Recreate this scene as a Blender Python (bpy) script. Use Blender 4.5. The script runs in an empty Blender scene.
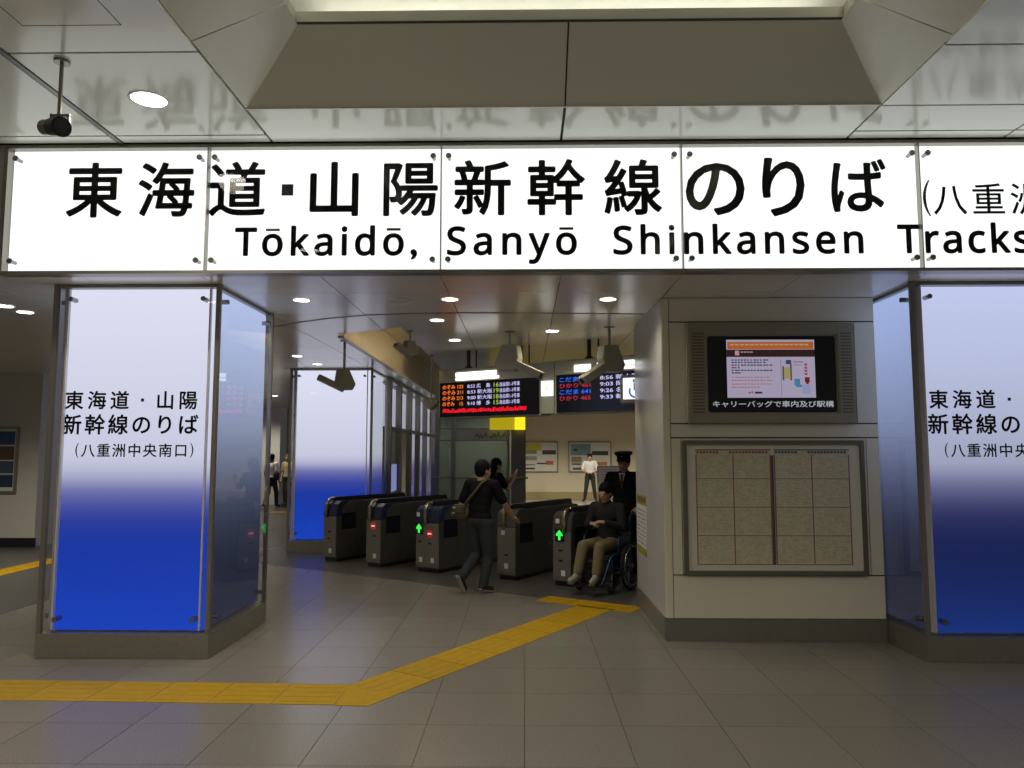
import bpy, bmesh, math, random
from mathutils import Vector, Matrix, Euler
random.seed(7)
S = bpy.context.scene
COL = S.collection
PI = math.pi
def rad(d): return d * PI / 180

# ------------------------------------------------------------------ camera
cam_d = bpy.data.cameras.new('camera'); cam = bpy.data.objects.new('camera', cam_d); COL.objects.link(cam)
cam_d.sensor_fit = 'HORIZONTAL'; cam_d.sensor_width = 36.0; cam_d.lens = 760.0 / 1024.0 * 36.0
cam.location = (0, 0, 1.75)
cam.rotation_euler = (rad(90 + 5.113), 0, rad(0.901))
cam_d.clip_end = 200; cam_d.clip_start = 0.05
S.camera = cam
# ------------------------------------------------------------------ world, exposure
W = bpy.data.worlds.new('world'); S.world = W; W.use_nodes = True
bg = W.node_tree.nodes['Background']; bg.inputs[0].default_value = (1.0, 0.98, 0.92, 1); bg.inputs[1].default_value = 0.10
S.view_settings.view_transform = 'Standard'; S.view_settings.look = 'None'
S.view_settings.exposure = 0.0; S.view_settings.gamma = 1.0; S.view_settings.use_curve_mapping = False
WARM = (1.0, 0.90, 0.74)
CONCOURSE_W = 170.0      # watts of each concourse downlight
COVE = 9.0               # radiance of the added cove tubes in the coffer
HALL_W = 33.0            # watts of each gate-hall downlight

# ------------------------------------------------------------------ materials
def lin(c):
    return tuple(((x / 255) / 12.92 if x / 255 <= 0.04045 else ((x / 255 + 0.055) / 1.055) ** 2.4) for x in c)
MATS = {}
def mat(name, col, rough=0.5, metal=0.0, noise=0.0, nscale=20.0, bump=0.0, bscale=60.0, emit=None, estr=0.0, spec=0.5, rand=0.0, stretch=None):
    if name in MATS: return MATS[name]
    m = bpy.data.materials.new(name); m.use_nodes = True
    nt = m.node_tree; b = nt.nodes['Principled BSDF']
    b.inputs['Base Color'].default_value = (*col, 1); b.inputs['Roughness'].default_value = rough
    b.inputs['Metallic'].default_value = metal; b.inputs['Specular IOR Level'].default_value = spec
    tc = nt.nodes.new('ShaderNodeTexCoord'); vec = tc.outputs['Object']
    if stretch:
        mp = nt.nodes.new('ShaderNodeMapping'); mp.inputs['Scale'].default_value = stretch
        nt.links.new(vec, mp.inputs[0]); vec = mp.outputs[0]
    src = None
    if noise > 0:
        n = nt.nodes.new('ShaderNodeTexNoise'); n.inputs['Scale'].default_value = nscale; n.inputs['Detail'].default_value = 5
        nt.links.new(vec, n.inputs['Vector'])
        r = nt.nodes.new('ShaderNodeMapRange'); r.inputs['From Min'].default_value = 0.3; r.inputs['From Max'].default_value = 0.7
        r.inputs['To Min'].default_value = 1 - noise; r.inputs['To Max'].default_value = 1 + noise
        nt.links.new(n.outputs['Fac'], r.inputs[0]); src = r.outputs[0]
    if rand > 0:
        oi = nt.nodes.new('ShaderNodeObjectInfo')
        r2 = nt.nodes.new('ShaderNodeMapRange'); r2.inputs['To Min'].default_value = 1 - rand; r2.inputs['To Max'].default_value = 1 + rand
        nt.links.new(oi.outputs['Random'], r2.inputs[0])
        if src:
            mm = nt.nodes.new('ShaderNodeMath'); mm.operation = 'MULTIPLY'
            nt.links.new(src, mm.inputs[0]); nt.links.new(r2.outputs[0], mm.inputs[1]); src = mm.outputs[0]
        else: src = r2.outputs[0]
    if src:
        vm = nt.nodes.new('ShaderNodeVectorMath'); vm.operation = 'SCALE'; vm.inputs[0].default_value = col
        nt.links.new(src, vm.inputs['Scale']); nt.links.new(vm.outputs[0], b.inputs['Base Color'])
    if bump > 0:
        n = nt.nodes.new('ShaderNodeTexNoise'); n.inputs['Scale'].default_value = bscale; n.inputs['Detail'].default_value = 4
        nt.links.new(vec, n.inputs['Vector'])
        bp = nt.nodes.new('ShaderNodeBump'); bp.inputs['Strength'].default_value = bump; bp.inputs['Distance'].default_value = 0.01
        nt.links.new(n.outputs['Fac'], bp.inputs['Height']); nt.links.new(bp.outputs[0], b.inputs['Normal'])
    if emit:
        b.inputs['Emission Color'].default_value = (*emit, 1); b.inputs['Emission Strength'].default_value = estr
    MATS[name] = m; return m
def emis(name, col, strength):
    if name in MATS: return MATS[name]
    m = bpy.data.materials.new(name); m.use_nodes = True; nt = m.node_tree; nt.nodes.clear()
    o = nt.nodes.new('ShaderNodeOutputMaterial'); e = nt.nodes.new('ShaderNodeEmission')
    e.inputs[0].default_value = (*col, 1); e.inputs[1].default_value = strength
    nt.links.new(e.outputs[0], o.inputs[0]); MATS[name] = m; return m
def glassmat(name, tint=(1, 1, 1), rough=0.02, refl=1.0, haze=0.0):
    """thin pane: clear transmission plus a mirror reflection that grows at glancing angles"""
    m = bpy.data.materials.new(name); m.use_nodes = True; nt = m.node_tree; nt.nodes.clear()
    o = nt.nodes.new('ShaderNodeOutputMaterial'); t = nt.nodes.new('ShaderNodeBsdfTransparent'); t.inputs[0].default_value = (*tint, 1)
    g = nt.nodes.new('ShaderNodeBsdfGlossy'); g.inputs['Roughness'].default_value = rough; g.inputs[0].default_value = (refl, refl, refl, 1)
    fr = nt.nodes.new('ShaderNodeFresnel'); fr.inputs[0].default_value = 1.45
    ge = nt.nodes.new('ShaderNodeNewGeometry'); iv = nt.nodes.new('ShaderNodeMath'); iv.operation = 'SUBTRACT'; iv.inputs[0].default_value = 1.0
    nt.links.new(ge.outputs['Backfacing'], iv.inputs[1])      # one reflection per pane, from its outer face
    mu = nt.nodes.new('ShaderNodeMath'); mu.operation = 'MULTIPLY'; nt.links.new(fr.outputs[0], mu.inputs[0]); nt.links.new(iv.outputs[0], mu.inputs[1])
    mx = nt.nodes.new('ShaderNodeMixShader'); nt.links.new(mu.outputs[0], mx.inputs[0])
    nt.links.new(t.outputs[0], mx.inputs[1]); nt.links.new(g.outputs[0], mx.inputs[2])
    last = mx.outputs[0]
    if haze > 0:
        d = nt.nodes.new('ShaderNodeBsdfDiffuse'); d.inputs[0].default_value = (0.7, 0.75, 0.74, 1)
        m2 = nt.nodes.new('ShaderNodeMixShader'); m2.inputs[0].default_value = haze
        nt.links.new(last, m2.inputs[1]); nt.links.new(d.outputs[0], m2.inputs[2]); last = m2.outputs[0]
    nt.links.new(last, o.inputs[0]); MATS[name] = m; return m
def printmat(name, stops, strength, h):
    """backlit film: a white-to-blue printed sheet, its stops also carrying how brightly each panel is lit; stops = [(height m, sRGB)]"""
    m = bpy.data.materials.new(name); m.use_nodes = True; nt = m.node_tree; nt.nodes.clear()
    o = nt.nodes.new('ShaderNodeOutputMaterial'); e = nt.nodes.new('ShaderNodeEmission'); e.inputs[1].default_value = strength
    tc = nt.nodes.new('ShaderNodeTexCoord'); sx = nt.nodes.new('ShaderNodeSeparateXYZ'); nt.links.new(tc.outputs['Object'], sx.inputs[0])
    dv = nt.nodes.new('ShaderNodeMath'); dv.operation = 'DIVIDE'; dv.inputs[1].default_value = h; nt.links.new(sx.outputs[2], dv.inputs[0])
    r = nt.nodes.new('ShaderNodeValToRGB'); r.color_ramp.interpolation = 'B_SPLINE' if len(stops) > 4 else 'LINEAR'
    el = r.color_ramp.elements
    while len(el) < len(stops): el.new(0.5)
    for k, (z, c) in enumerate(stops): el[k].position = z / h
    for k, (z, c) in enumerate(stops): el[k].color = (*lin(c), 1)
    nt.links.new(dv.outputs[0], r.inputs[0]); nt.links.new(r.outputs[0], e.inputs[0])
    nt.links.new(e.outputs[0], o.inputs[0]); MATS[name] = m; return m

M_STEEL = mat('brushed_steel', (0.30, 0.28, 0.25), 0.38, 0.7, noise=0.06, nscale=40, stretch=(1, 1, 12))
M_STEELD = mat('dark_steel', (0.29, 0.28, 0.24), 0.4, 0.55, noise=0.06, nscale=30)
M_CHROME = mat('bolt_steel', (0.28, 0.28, 0.26), 0.25, 0.9)
M_CEIL = mat('ceiling_panel_paint', (0.84, 0.85, 0.78), 0.14, 0.0, spec=0.55, rand=0.02)
M_COFFER = mat('coffer_panel_paint', (0.74, 0.725, 0.61), 0.24, 0.0, spec=0.5, rand=0.015)
M_INNER = mat('coffer_top_paint', (0.78, 0.78, 0.72), 0.4)
M_GAP = mat('joint_dark', (0.06, 0.06, 0.05), 0.8)  # even dark grey for joints, seams and their backing
M_GROOVE = mat('ceiling_track_grey', (0.20, 0.20, 0.19), 0.4, 0.3)
M_HALLC = mat('hall_ceiling_paint', (0.74, 0.70, 0.60), 0.2, 0.0, spec=0.55, rand=0.02)
M_WALLP = mat('wall_panel_enamel', (0.86, 0.815, 0.66), 0.32, 0.0, noise=0.02, nscale=3, spec=0.4)
M_WALLC = mat('side_wall_enamel', (0.52, 0.51, 0.50), 0.28, 0.0, noise=0.03, nscale=3)
M_BASE = mat('baseboard_steel', (0.25, 0.235, 0.20), 0.42, 0.4, noise=0.05)
M_CREAM = mat('far_wall_cream', (0.62, 0.56, 0.40), 0.6)
M_BLACK = mat('black_plastic', (0.012, 0.012, 0.013), 0.35)
M_DARK = mat('charcoal_plastic', (0.035, 0.035, 0.037), 0.4)
M_PRINT = mat('black_lettering', (0.012, 0.012, 0.016), 0.5)
M_GLASS = glassmat('clear_glass')
M_GLASSG = glassmat('green_tinted_glass', (0.68, 0.76, 0.72), 0.03, haze=0.10)
M_WHITE = mat('white_paint', (0.75, 0.75, 0.72), 0.4)

# floor stone
def stone(name, col, joints=False):
    m = mat(name, col, 0.2, 0.0, noise=0.30, nscale=130, spec=0.3, rand=0.05)
    nt = m.node_tree; b = nt.nodes['Principled BSDF']
    b.inputs['Roughness'].default_value = 0.24
    if joints:
        tc = nt.nodes.new('ShaderNodeTexCoord')
        br = nt.nodes.new('ShaderNodeTexBrick'); br.offset = 0.0
        br.inputs['Color1'].default_value = (*col, 1); br.inputs['Color2'].default_value = (*[c * .96 for c in col], 1)
        br.inputs['Mortar'].default_value = (0.10, 0.095, 0.085, 1); br.inputs['Scale'].default_value = 1.0
        br.inputs['Mortar Size'].default_value = 0.004; br.inputs['Brick Width'].default_value = 0.63; br.inputs['Row Height'].default_value = 0.648
        mp = nt.nodes.new('ShaderNodeMapping'); mp.inputs['Location'].default_value = (0, -4.415, 0)
        nt.links.new(tc.outputs['Object'], mp.inputs[0]); nt.links.new(mp.outputs[0], br.inputs[0])
        nt.links.new(br.outputs[0], b.inputs['Base Color'])
    return m
M_TILE = stone('granite_tile', (0.215, 0.198, 0.168))
M_FARFLOOR = stone('granite_floor_far', (0.215, 0.198, 0.168), True)
M_JOINT = mat('tile_grout', (0.07, 0.065, 0.055), 0.8)
M_DFLOOR = mat('dark_rubber_floor', (0.075, 0.072, 0.066), 0.35, noise=0.1, nscale=120)
M_YEL = mat('tactile_yellow', (0.42, 0.255, 0.003), 0.6, spec=.2, noise=0.08, nscale=12, rand=0.05)

# ------------------------------------------------------------------ mesh builder
class MB:
    def __init__(s): s.v = []; s.f = []
    def add(s, vs, fs):
        k = len(s.v); s.v += [tuple(v) for v in vs]; s.f += [tuple(i + k for i in f) for f in fs]; return s
    def box(s, x0, x1, y0, y1, z0, z1):
        return s.add([(x0,y0,z0),(x1,y0,z0),(x1,y1,z0),(x0,y1,z0),(x0,y0,z1),(x1,y0,z1),(x1,y1,z1),(x0,y1,z1)],
                     [(0,3,2,1),(4,5,6,7),(0,1,5,4),(1,2,6,5),(2,3,7,6),(3,0,4,7)])
    def prism(s, poly, z0, z1):
        n = len(poly)
        a = sum(poly[i][0]*poly[(i+1)%n][1] - poly[(i+1)%n][0]*poly[i][1] for i in range(n))
        if a < 0: poly = poly[::-1]
        vs = [(x,y,z0) for x,y in poly] + [(x,y,z1) for x,y in poly]
        return s.add(vs, [tuple(range(n-1,-1,-1)), tuple(range(n,2*n))] + [(i,(i+1)%n,n+(i+1)%n,n+i) for i in range(n)])
    def prism_x(s, poly, x0, x1):   # poly in (y, z)
        t = MB().prism(poly, x0, x1)
        return s.add([(z, x, y) for x, y, z in t.v], t.f)
    def prism_y(s, poly, y0, y1):   # poly in (x, z)
        t = MB().prism(poly, -y1, -y0)
        return s.add([(x, -z, y) for x, y, z in t.v], t.f)
    def slab(s, quad, th, up):      # a quad of any tilt with thickness along up
        u = Vector(up) * th; n = len(quad)
        vs = [Vector(q) for q in quad] + [Vector(q) + u for q in quad]
        return s.add(vs, [tuple(range(n)), tuple(range(2*n-1,n-1,-1))] + [(i,n+i,n+(i+1)%n,(i+1)%n) for i in range(n)])
    def cyl(s, p0, p1, r0, r1=None, n=16, cap=True):
        r1 = r0 if r1 is None else r1
        p0 = Vector(p0); p1 = Vector(p1); d = (p1-p0).normalized()
        a = d.orthogonal().normalized(); b = d.cross(a)
        vs = []
        for p, r in ((p0,r0),(p1,r1)):
            vs += [p + (a*math.cos(2*PI*i/n) + b*math.sin(2*PI*i/n))*r for i in range(n)]
        fs = [(i,(i+1)%n,n+(i+1)%n,n+i) for i in range(n)]
        if cap: fs += [tuple(range(n-1,-1,-1)), tuple(range(n,2*n))]
        return s.add(vs, fs)
    def tube(s, pts, r, n=8, closed=False):
        pts = [Vector(p) for p in pts]; m = len(pts); vs = []; a = None
        for k, p in enumerate(pts):
            if closed: d = pts[(k+1)%m] - pts[k-1]
            else: d = pts[min(k+1,m-1)] - pts[max(k-1,0)]
            d.normalize()
            a = d.orthogonal() if a is None else a - d*a.dot(d)
            a.normalize(); b = d.cross(a)
            vs += [p + (a*math.cos(2*PI*i/n) + b*math.sin(2*PI*i/n))*r for i in range(n)]
        fs = []
        for k in range(m if closed else m-1):
            o, q = k*n, ((k+1)%m)*n
            fs += [(o+i,o+(i+1)%n,q+(i+1)%n,q+i) for i in range(n)]
        if not closed: fs += [tuple(range(n-1,-1,-1)), tuple(range((m-1)*n,m*n))]
        return s.add(vs, fs)
    def ell(s, c, r, rot=None, nu=14, nv=9):
        vs = []; c = Vector(c)
        for j in range(nv+1):
            th = PI*j/nv
            for i in range(nu):
                ph = 2*PI*i/nu
                p = Vector((r[0]*math.sin(th)*math.cos(ph), r[1]*math.sin(th)*math.sin(ph), r[2]*math.cos(th)))
                if rot: p = rot @ p
                vs.append(c + p)
        fs = [(j*nu+i,(j+1)*nu+i,(j+1)*nu+(i+1)%nu,j*nu+(i+1)%nu) for j in range(nv) for i in range(nu)]
        return s.add(vs, fs)
    def cap(s, p0, r0, p1, r1, n=12):   # tapered capsule
        p0 = Vector(p0); p1 = Vector(p1); d = (p1-p0)
        if d.length < 1e-6: return s.ell(p0, (r0,r0,r0))
        d.normalize(); a = d.orthogonal().normalized(); b = d.cross(a); vs = []
        rings = [(p0, r0, t) for t in (-88,-60,-30,0)] + [(p1, r1, t) for t in (0,30,60,88)]
        for p, r, t in rings:
            c, sn = math.cos(rad(t)), math.sin(rad(t))
            vs += [p + d*(r*sn) + (a*math.cos(2*PI*i/n) + b*math.sin(2*PI*i/n))*(r*c) for i in range(n)]
        m = len(rings)
        fs = [(k*n+i,k*n+(i+1)%n,(k+1)*n+(i+1)%n,(k+1)*n+i) for k in range(m-1) for i in range(n)]
        fs += [tuple(range(n-1,-1,-1)), tuple(range((m-1)*n,m*n))]
        return s.add(vs, fs)
    def chain(s, pts, rs, n=12):
        for k in range(len(pts)-1): s.cap(pts[k], rs[k], pts[k+1], rs[k+1], n)
        return s
    def build(s, name, m, parent=None, bevel=0.0, smooth=False, seg=2):
        me = bpy.data.meshes.new(name); me.from_pydata(s.v, [], s.f)
        bm = bmesh.new(); bm.from_mesh(me)
        bmesh.ops.remove_doubles(bm, verts=bm.verts, dist=1e-6)
        if bevel > 0:
            ed = [e for e in bm.edges if len(e.link_faces) == 2 and e.calc_face_angle(0) > 0.5]
            bmesh.ops.bevel(bm, geom=ed, offset=bevel, segments=seg, affect='EDGES', clamp_overlap=True)
        bmesh.ops.recalc_face_normals(bm, faces=bm.faces)
        bm.to_mesh(me); bm.free()
        if smooth:
            for p in me.polygons: p.use_smooth = True
        o = bpy.data.objects.new(name, me); COL.objects.link(o)
        if m: me.materials.append(m)
        if parent: o.parent = parent
        return o
def obj(name, me, parent=None, loc=(0,0,0)):
    o = bpy.data.objects.new(name, me); COL.objects.link(o); o.location = loc
    if parent: o.parent = parent
    return o
def thing(name, label, cat, loc=(0,0,0), rz=0.0, group=None):
    o = bpy.data.objects.new(name, None); COL.objects.link(o); o.location = loc; o.rotation_euler = (0,0,rz)
    o.empty_display_size = 0.1
    o['label'] = label; o['category'] = cat
    if group: o['group'] = group
    return o
def tag(o, label, cat, group=None):
    o['label'] = label; o['category'] = cat
    if group: o['group'] = group
    return o
def struct(o, label=None, cat=None):
    o['kind'] = 'structure'
    if label: o['label'] = label
    if cat: o['category'] = cat
    return o
def copy_tree(o, parent=None):
    c = o.copy(); COL.objects.link(c); c.parent = parent
    for ch in list(o.children): copy_tree(ch, c)
    return c

# text: built-in font with its own fallback glyphs, turned into flat meshes in the XZ plane facing -Y
def glyphs(s, bold=0.0, space=1.0):
    c = bpy.data.curves.new('t', 'FONT'); c.body = s; c.size = 1; c.fill_mode = 'FRONT'; c.space_character = space
    c.resolution_u = 4
    o = bpy.data.objects.new('t', c); COL.objects.link(o)
    dg = bpy.context.evaluated_depsgraph_get(); dg.update()
    me = bpy.data.meshes.new_from_object(o.evaluated_get(dg))
    v = [tuple(p.co) for p in me.vertices]; f = [tuple(p.vertices) for p in me.polygons]
    bpy.data.objects.remove(o); bpy.data.curves.remove(c); bpy.data.meshes.remove(me)
    if bold > 0:      # heavier strokes: the outline laid down again around itself
        v0, f0 = v, f; v, f = [], []
        for q in range(8):
            dx, dy = bold*math.cos(2*PI*q/8), bold*math.sin(2*PI*q/8); k = len(v)
            v += [(p[0]+dx, p[1]+dy, p[2]) for p in v0]; f += [tuple(i+k for i in g) for g in f0]
    return v, f
def ink(v): return min(p[0] for p in v), max(p[0] for p in v), min(p[1] for p in v), max(p[1] for p in v)
def text_fit(mb, s, x0, x1, z0, z1, y, bold=0.0, space=1.0):
    """ink box of the string stretched to x0..x1, z0..z1"""
    v, f = glyphs(s, bold, space); a, b, c, d = ink(v)
    return mb.add([(x0+(p[0]-a)/(b-a)*(x1-x0), y, z0+(p[1]-c)/(d-c)*(z1-z0)) for p in v], f)
def text_base(mb, s, x0, x1, zb, cap, y, bold=0.0, space=1.0):
    """string stretched to x0..x1, baseline at zb, capital height cap (0.72 em)"""
    v, f = glyphs(s, bold, space); a, b, _, _ = ink(v); k = cap / 0.72
    return mb.add([(x0+(p[0]-a)/(b-a)*(x1-x0), y, zb+p[1]*k) for p in v], f)
def text_spaced(mb, s, x0, x1, zb, cap, y, bold=0.0, wide=1.0):
    """letters keep their shape; the spacing between them fills x0..x1"""
    k = cap / 0.72; kx_ = k*wide
    w1 = [ink(glyphs(s, bold, q)[0]) for q in (1.0, 1.5)]
    w1 = [q[1]-q[0] for q in w1]
    space = 1.0 + ((x1-x0)/kx_ - w1[0]) / (w1[1]-w1[0]) * .5
    v, f = glyphs(s, bold, max(space, .8)); a = ink(v)[0]
    return mb.add([(x0+(p[0]-a)*kx_, y, zb+p[1]*k) for p in v], f)
def sans(s_):      # plain sans-serif letter forms
    return ''.join(chr(0x1D5A0+ord(c)-65) if 'A' <= c <= 'Z' else chr(0x1D5BA+ord(c)-97) if 'a' <= c <= 'z' else c for c in s_)
def text_macron(mb, word, x0, x1, zb, cap, y, bold=0.0):
    """a romanised word: sans letters spread over x0..x1, a bar over every long o"""
    plain = sans(word.replace('ō','o')); k = cap/0.714
    w1 = [ink(glyphs(plain, bold, q)[0]) for q in (1.0, 1.5)]; w1 = [q[1]-q[0] for q in w1]
    sp_c = 1.0 + ((x1-x0)/k - w1[0]) / (w1[1]-w1[0]) * .5
    v, f = glyphs(plain, bold, sp_c); a = ink(v)[0]
    mb.add([(x0+(p[0]-a)*k, y, zb+p[1]*k) for p in v], f)
    ow = ink(glyphs(sans('o'), bold)[0])
    for i, ch in enumerate(word):
        if ch == 'ō':
            r = ink(glyphs(plain[:i+1], bold, sp_c)[0])[1]; l = r-(ow[1]-ow[0])
            flat(mb, x0+(l+.09-a)*k, x0+(r-.09-a)*k, zb+.635*k, zb+.705*k, y)
    return mb
def text_chars(mb, chars, xs, zc, em, y, bold=0.0):
    """one full-width character centred on each x"""
    for ch, x in zip(chars, xs):
        v, f = glyphs(ch, bold)
        mb.add([(x+(p[0]-0.5)*em, y, zc+(p[1]-0.38)*em) for p in v], f)
    return mb
def frame_ring(x0,x1,z0,z1,a0,a1,c0,c1,y0,y1):
    """rectangular frame with an opening a0..a1, c0..c1"""
    o = [(x0,z0),(x1,z0),(x1,z1),(x0,z1)]; i = [(a0,c0),(a1,c0),(a1,c1),(a0,c1)]
    vs = [(x,y0,z) for x,z in o+i] + [(x,y1,z) for x,z in o+i]; fs = []
    for k in range(4):
        n = (k+1)%4
        fs += [(k,n,4+n,4+k),(8+k,12+k,12+n,8+n),(k,8+k,8+n,n),(4+k,4+n,12+n,12+k)]
    return MB().add(vs, fs)
def flat(mb, x0, x1, z0, z1, y):
    return mb.add([(x0,y,z0),(x1,y,z0),(x1,y,z1),(x0,y,z1)], [(0,1,2,3)])

U = Vector((0.538, 0.843, 0)).normalized()      # direction of travel through the gates
V = Vector((U.y, -U.x, 0))                      # along the gate row, to the right
RZ_GATE = math.atan2(-U.x, U.y)
HC = 3.236                                      # gate-hall ceiling
CC = 4.36                                       # concourse ceiling

# ================================================================== FLOOR
floor = struct(MB().box(-16, 14, -8, 32, -0.15, -0.008).build('floor', M_JOINT), 'glossy grey granite tiled concourse floor', 'floor')
TX, TY = 0.63, 0.648
tile_me = None
X0, X1, Y0, Y1 = -10, 10, -2, 10
tile = MB().box(-TX/2+.002, TX/2-.002, -TY/2+.002, TY/2-.002, -0.008, 0).build('floor_tile', M_TILE, floor)
first = True
foot = [(-4.17,-2.68,6.6,8.03),(3.37,4.86,6.6,8.03),(1.33,3.4,7.28,9.06)]
for i in range(X0, X1):
    for j in range(Y0, Y1):
        cx, cy = (i+.5)*TX, 4.415+(j+.5)*TY
        if any(a <= cx-TX/2 and cx+TX/2 <= b and c <= cy-TY/2 and cy+TY/2 <= d for a,b,c,d in foot): continue
        if abs(cx) > 0.72*cy+0.9: continue
        o = tile if first else obj('floor_tile', tile.data, floor)
        first = False; o.location = (cx, cy, 0)
xa, xb, ya, yb = X0*TX, X1*TX, 4.415+Y0*TY, 4.415+Y1*TY
far = MB()
far.box(-16,14,yb,32,-.008,0); far.box(-16,14,-8,ya,-.008,0)
far.box(-16,xa,ya,yb,-.008,0); far.box(xb,14,ya,yb,-.008,0)
# wedges of the near rows that lie outside the picture
for i in range(X0, X1):
    for j in range(Y0, Y1):
        cx, cy = (i+.5)*TX, 4.415+(j+.5)*TY
        if abs(cx) > 0.72*cy+0.9: far.box(cx-TX/2, cx+TX/2, cy-TY/2, cy+TY/2, -.008, -.0002)
far.build('paving_beyond', M_FARFLOOR, floor)
# dark floor of the gate line, and the dark floor at far left
A = Vector((-3.763,11.859,0)) - V*1.6; B = Vector((1.42,8.60,0))
P = [A, B, Vector((1.42,9.2,0)), Vector((4.5,11.2,0)), A+U*4.2]
MB().prism([(p.x,p.y) for p in P], 0, 0.002).build('dark_floor_band', M_DFLOOR, floor)
MB().box(-16,-5.67,6.0,30,0,0.002).build('dark_floor_band', M_DFLOOR, floor)

# tactile paving: every block with its raised bars
tac = struct(bpy.data.objects.new('floor_tactile_path', None), 'yellow tactile guide path bending across the floor towards the gates', 'paving'); COL.objects.link(tac)
def tact_mesh(w, l, name, bars='y'):
    b = MB().box(-w/2+.004, w/2-.004, -l/2+.004, l/2-.004, 0, .003)
    for k in range(4):
        c = (k-1.5)*.105
        if bars == 'y': b.box(c-.017, c+.017, -l/2+.03, l/2-.03, .003, .0042)
        elif bars == 'x': b.box(-w/2+.03, w/2-.03, c-.017, c+.017, .003, .0042)
    if bars == 'dot':
        for a in range(5):
            for c in range(4): 
                x, y = (a-2)*w*.19, (c-1.5)*l*.22
                b.box(x-.02, x+.02, y-.02, y+.02, .003, .0065)
    return b.build(name, M_YEL, tac)
t0 = tact_mesh(.45, .47, 'tactile_block', 'x'); ang = rad(-1.6)
for k in range(11):
    o = t0 if k == 0 else obj('tactile_block', t0.data, tac)
    d = .225 + .45*k
    o.location = (-1.314 - d*math.cos(ang), 5.665 - d*math.sin(ang), 0); o.rotation_euler = (0,0,ang)
MB().prism([(-1.312,5.892),(-1.318,5.425),(-1.08,5.41),(-.934,5.652)], 0, .003).build('tactile_block', M_YEL, tac)
t1 = tact_mesh(.45, .45, 'tactile_block', 'y'); S0 = Vector((-1.314,5.89,0)) + V*.225
for k in range(8):
    o = t1 if k == 0 else obj('tactile_block', t1.data, tac)
    o.location = S0 + U*(.225+.45*k); o.rotation_euler = (0,0,RZ_GATE)
t2 = tact_mesh(.41, .36, 'tactile_block', 'dot'); S1 = Vector((.33,9.26,0))
S1 = Vector((0.22, 9.32, 0))
for k in range(3):
    o = t2 if k == 0 else obj('tactile_block', t2.data, tac)
    o.location = S1 + V*(.205+.41*k); o.rotation_euler = (0,0,RZ_GATE)
# guide path far left on the dark floor
t3 = tact_mesh(.40, .45, 'tactile_block', 'y')
for k in range(9):
    o = t3 if k == 0 else obj('tactile_block', t3.data, tac)
    o.location = (-7.62, 9.4+.45*k, .002)
t4 = tact_mesh(.45, .40, 'tactile_block', 'x')
for k in range(6):
    o = t4 if k == 0 else obj('tactile_block', t4.data, tac)
    o.location = (-8.3+.45*k, 22.3, .002)

# ================================================================== CONCOURSE CEILING
ceil = struct(MB().box(-9, 9, -8, 6.3, CC+.66, CC+.72).build('ceiling', M_GAP), 'pale glossy panelled concourse ceiling with a recessed coffer', 'ceiling')
def cpanel(x0, x1, y0, y1, z=CC, m=M_CEIL, name='ceiling_panel', par=None, g=.011, th=.02):
    return MB().box(x0+g, x1-g, y0+g, y1-g, z, z+th).build(name, m, par or ceil)
# black void above the joints
MB().box(-9,-2.13,-8,6.3,CC+.025,CC+.04).build('joint_backing', M_GAP, ceil)
MB().box(2.73,9,-8,6.3,CC+.025,CC+.04).build('joint_backing', M_GAP, ceil)
MB().box(-2.13,2.73,5.57,6.3,CC+.025,CC+.04).build('joint_backing', M_GAP, ceil)
rows = [6.19, 6.04, 4.73, 3.42, 2.11, .8, -.51, -1.82]
colsL = [-2.125, -3.395]; colsL2 = [-3.435, -4.74, -6.05]
for a, b in zip(rows[:-1], rows[1:]):
    cpanel(-3.395, -2.125, b, a)
    cpanel(-4.74, -3.435, b, a); cpanel(-6.05, -4.74, b, a)
hx0,hx1,hy0,hy1 = -3.08,-2.465,3.79,4.412
hb_ = MB()
for q in ((hx0,hx1,hy1-.006,hy1),(hx0,hx1,hy0,hy0+.006),(hx0,hx0+.006,hy0,hy1),(hx1-.006,hx1,hy0,hy1)): hb_.box(*q, CC-.001, CC+.004)
hb_.build('access_hatch', M_GAP, ceil)
MB().box(-3.433,-3.397,-2,6.19,CC-.004,CC+.02).build('ceiling_track', M_GROOVE, ceil)
rowsR = [6.19, 6.04, 5.58, 4.72, 3.42, 2.11, .8, -.51, -1.82]
for a, b in zip(rowsR[:-1], rowsR[1:]):
    cpanel(2.70, 4.0, b, a); cpanel(4.0, 5.3, b, a)
cpanel(-2.125, .315, 5.565, 6.19); cpanel(.315, 2.70, 5.565, 6.19)
MB().box(-9,-6.06,-8,6.19,CC,CC+.02).build('ceiling_panel', M_CEIL, ceil)
MB().box(5.31,9,-8,6.19,CC,CC+.02).build('ceiling_panel', M_CEIL, ceil)
MB().box(-6.05,-2.13,-8,-1.83,CC,CC+.02).build('ceiling_panel', M_CEIL, ceil)
MB().box(2.71,5.3,-8,-1.83,CC,CC+.02).build('ceiling_panel', M_CEIL, ceil)
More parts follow.
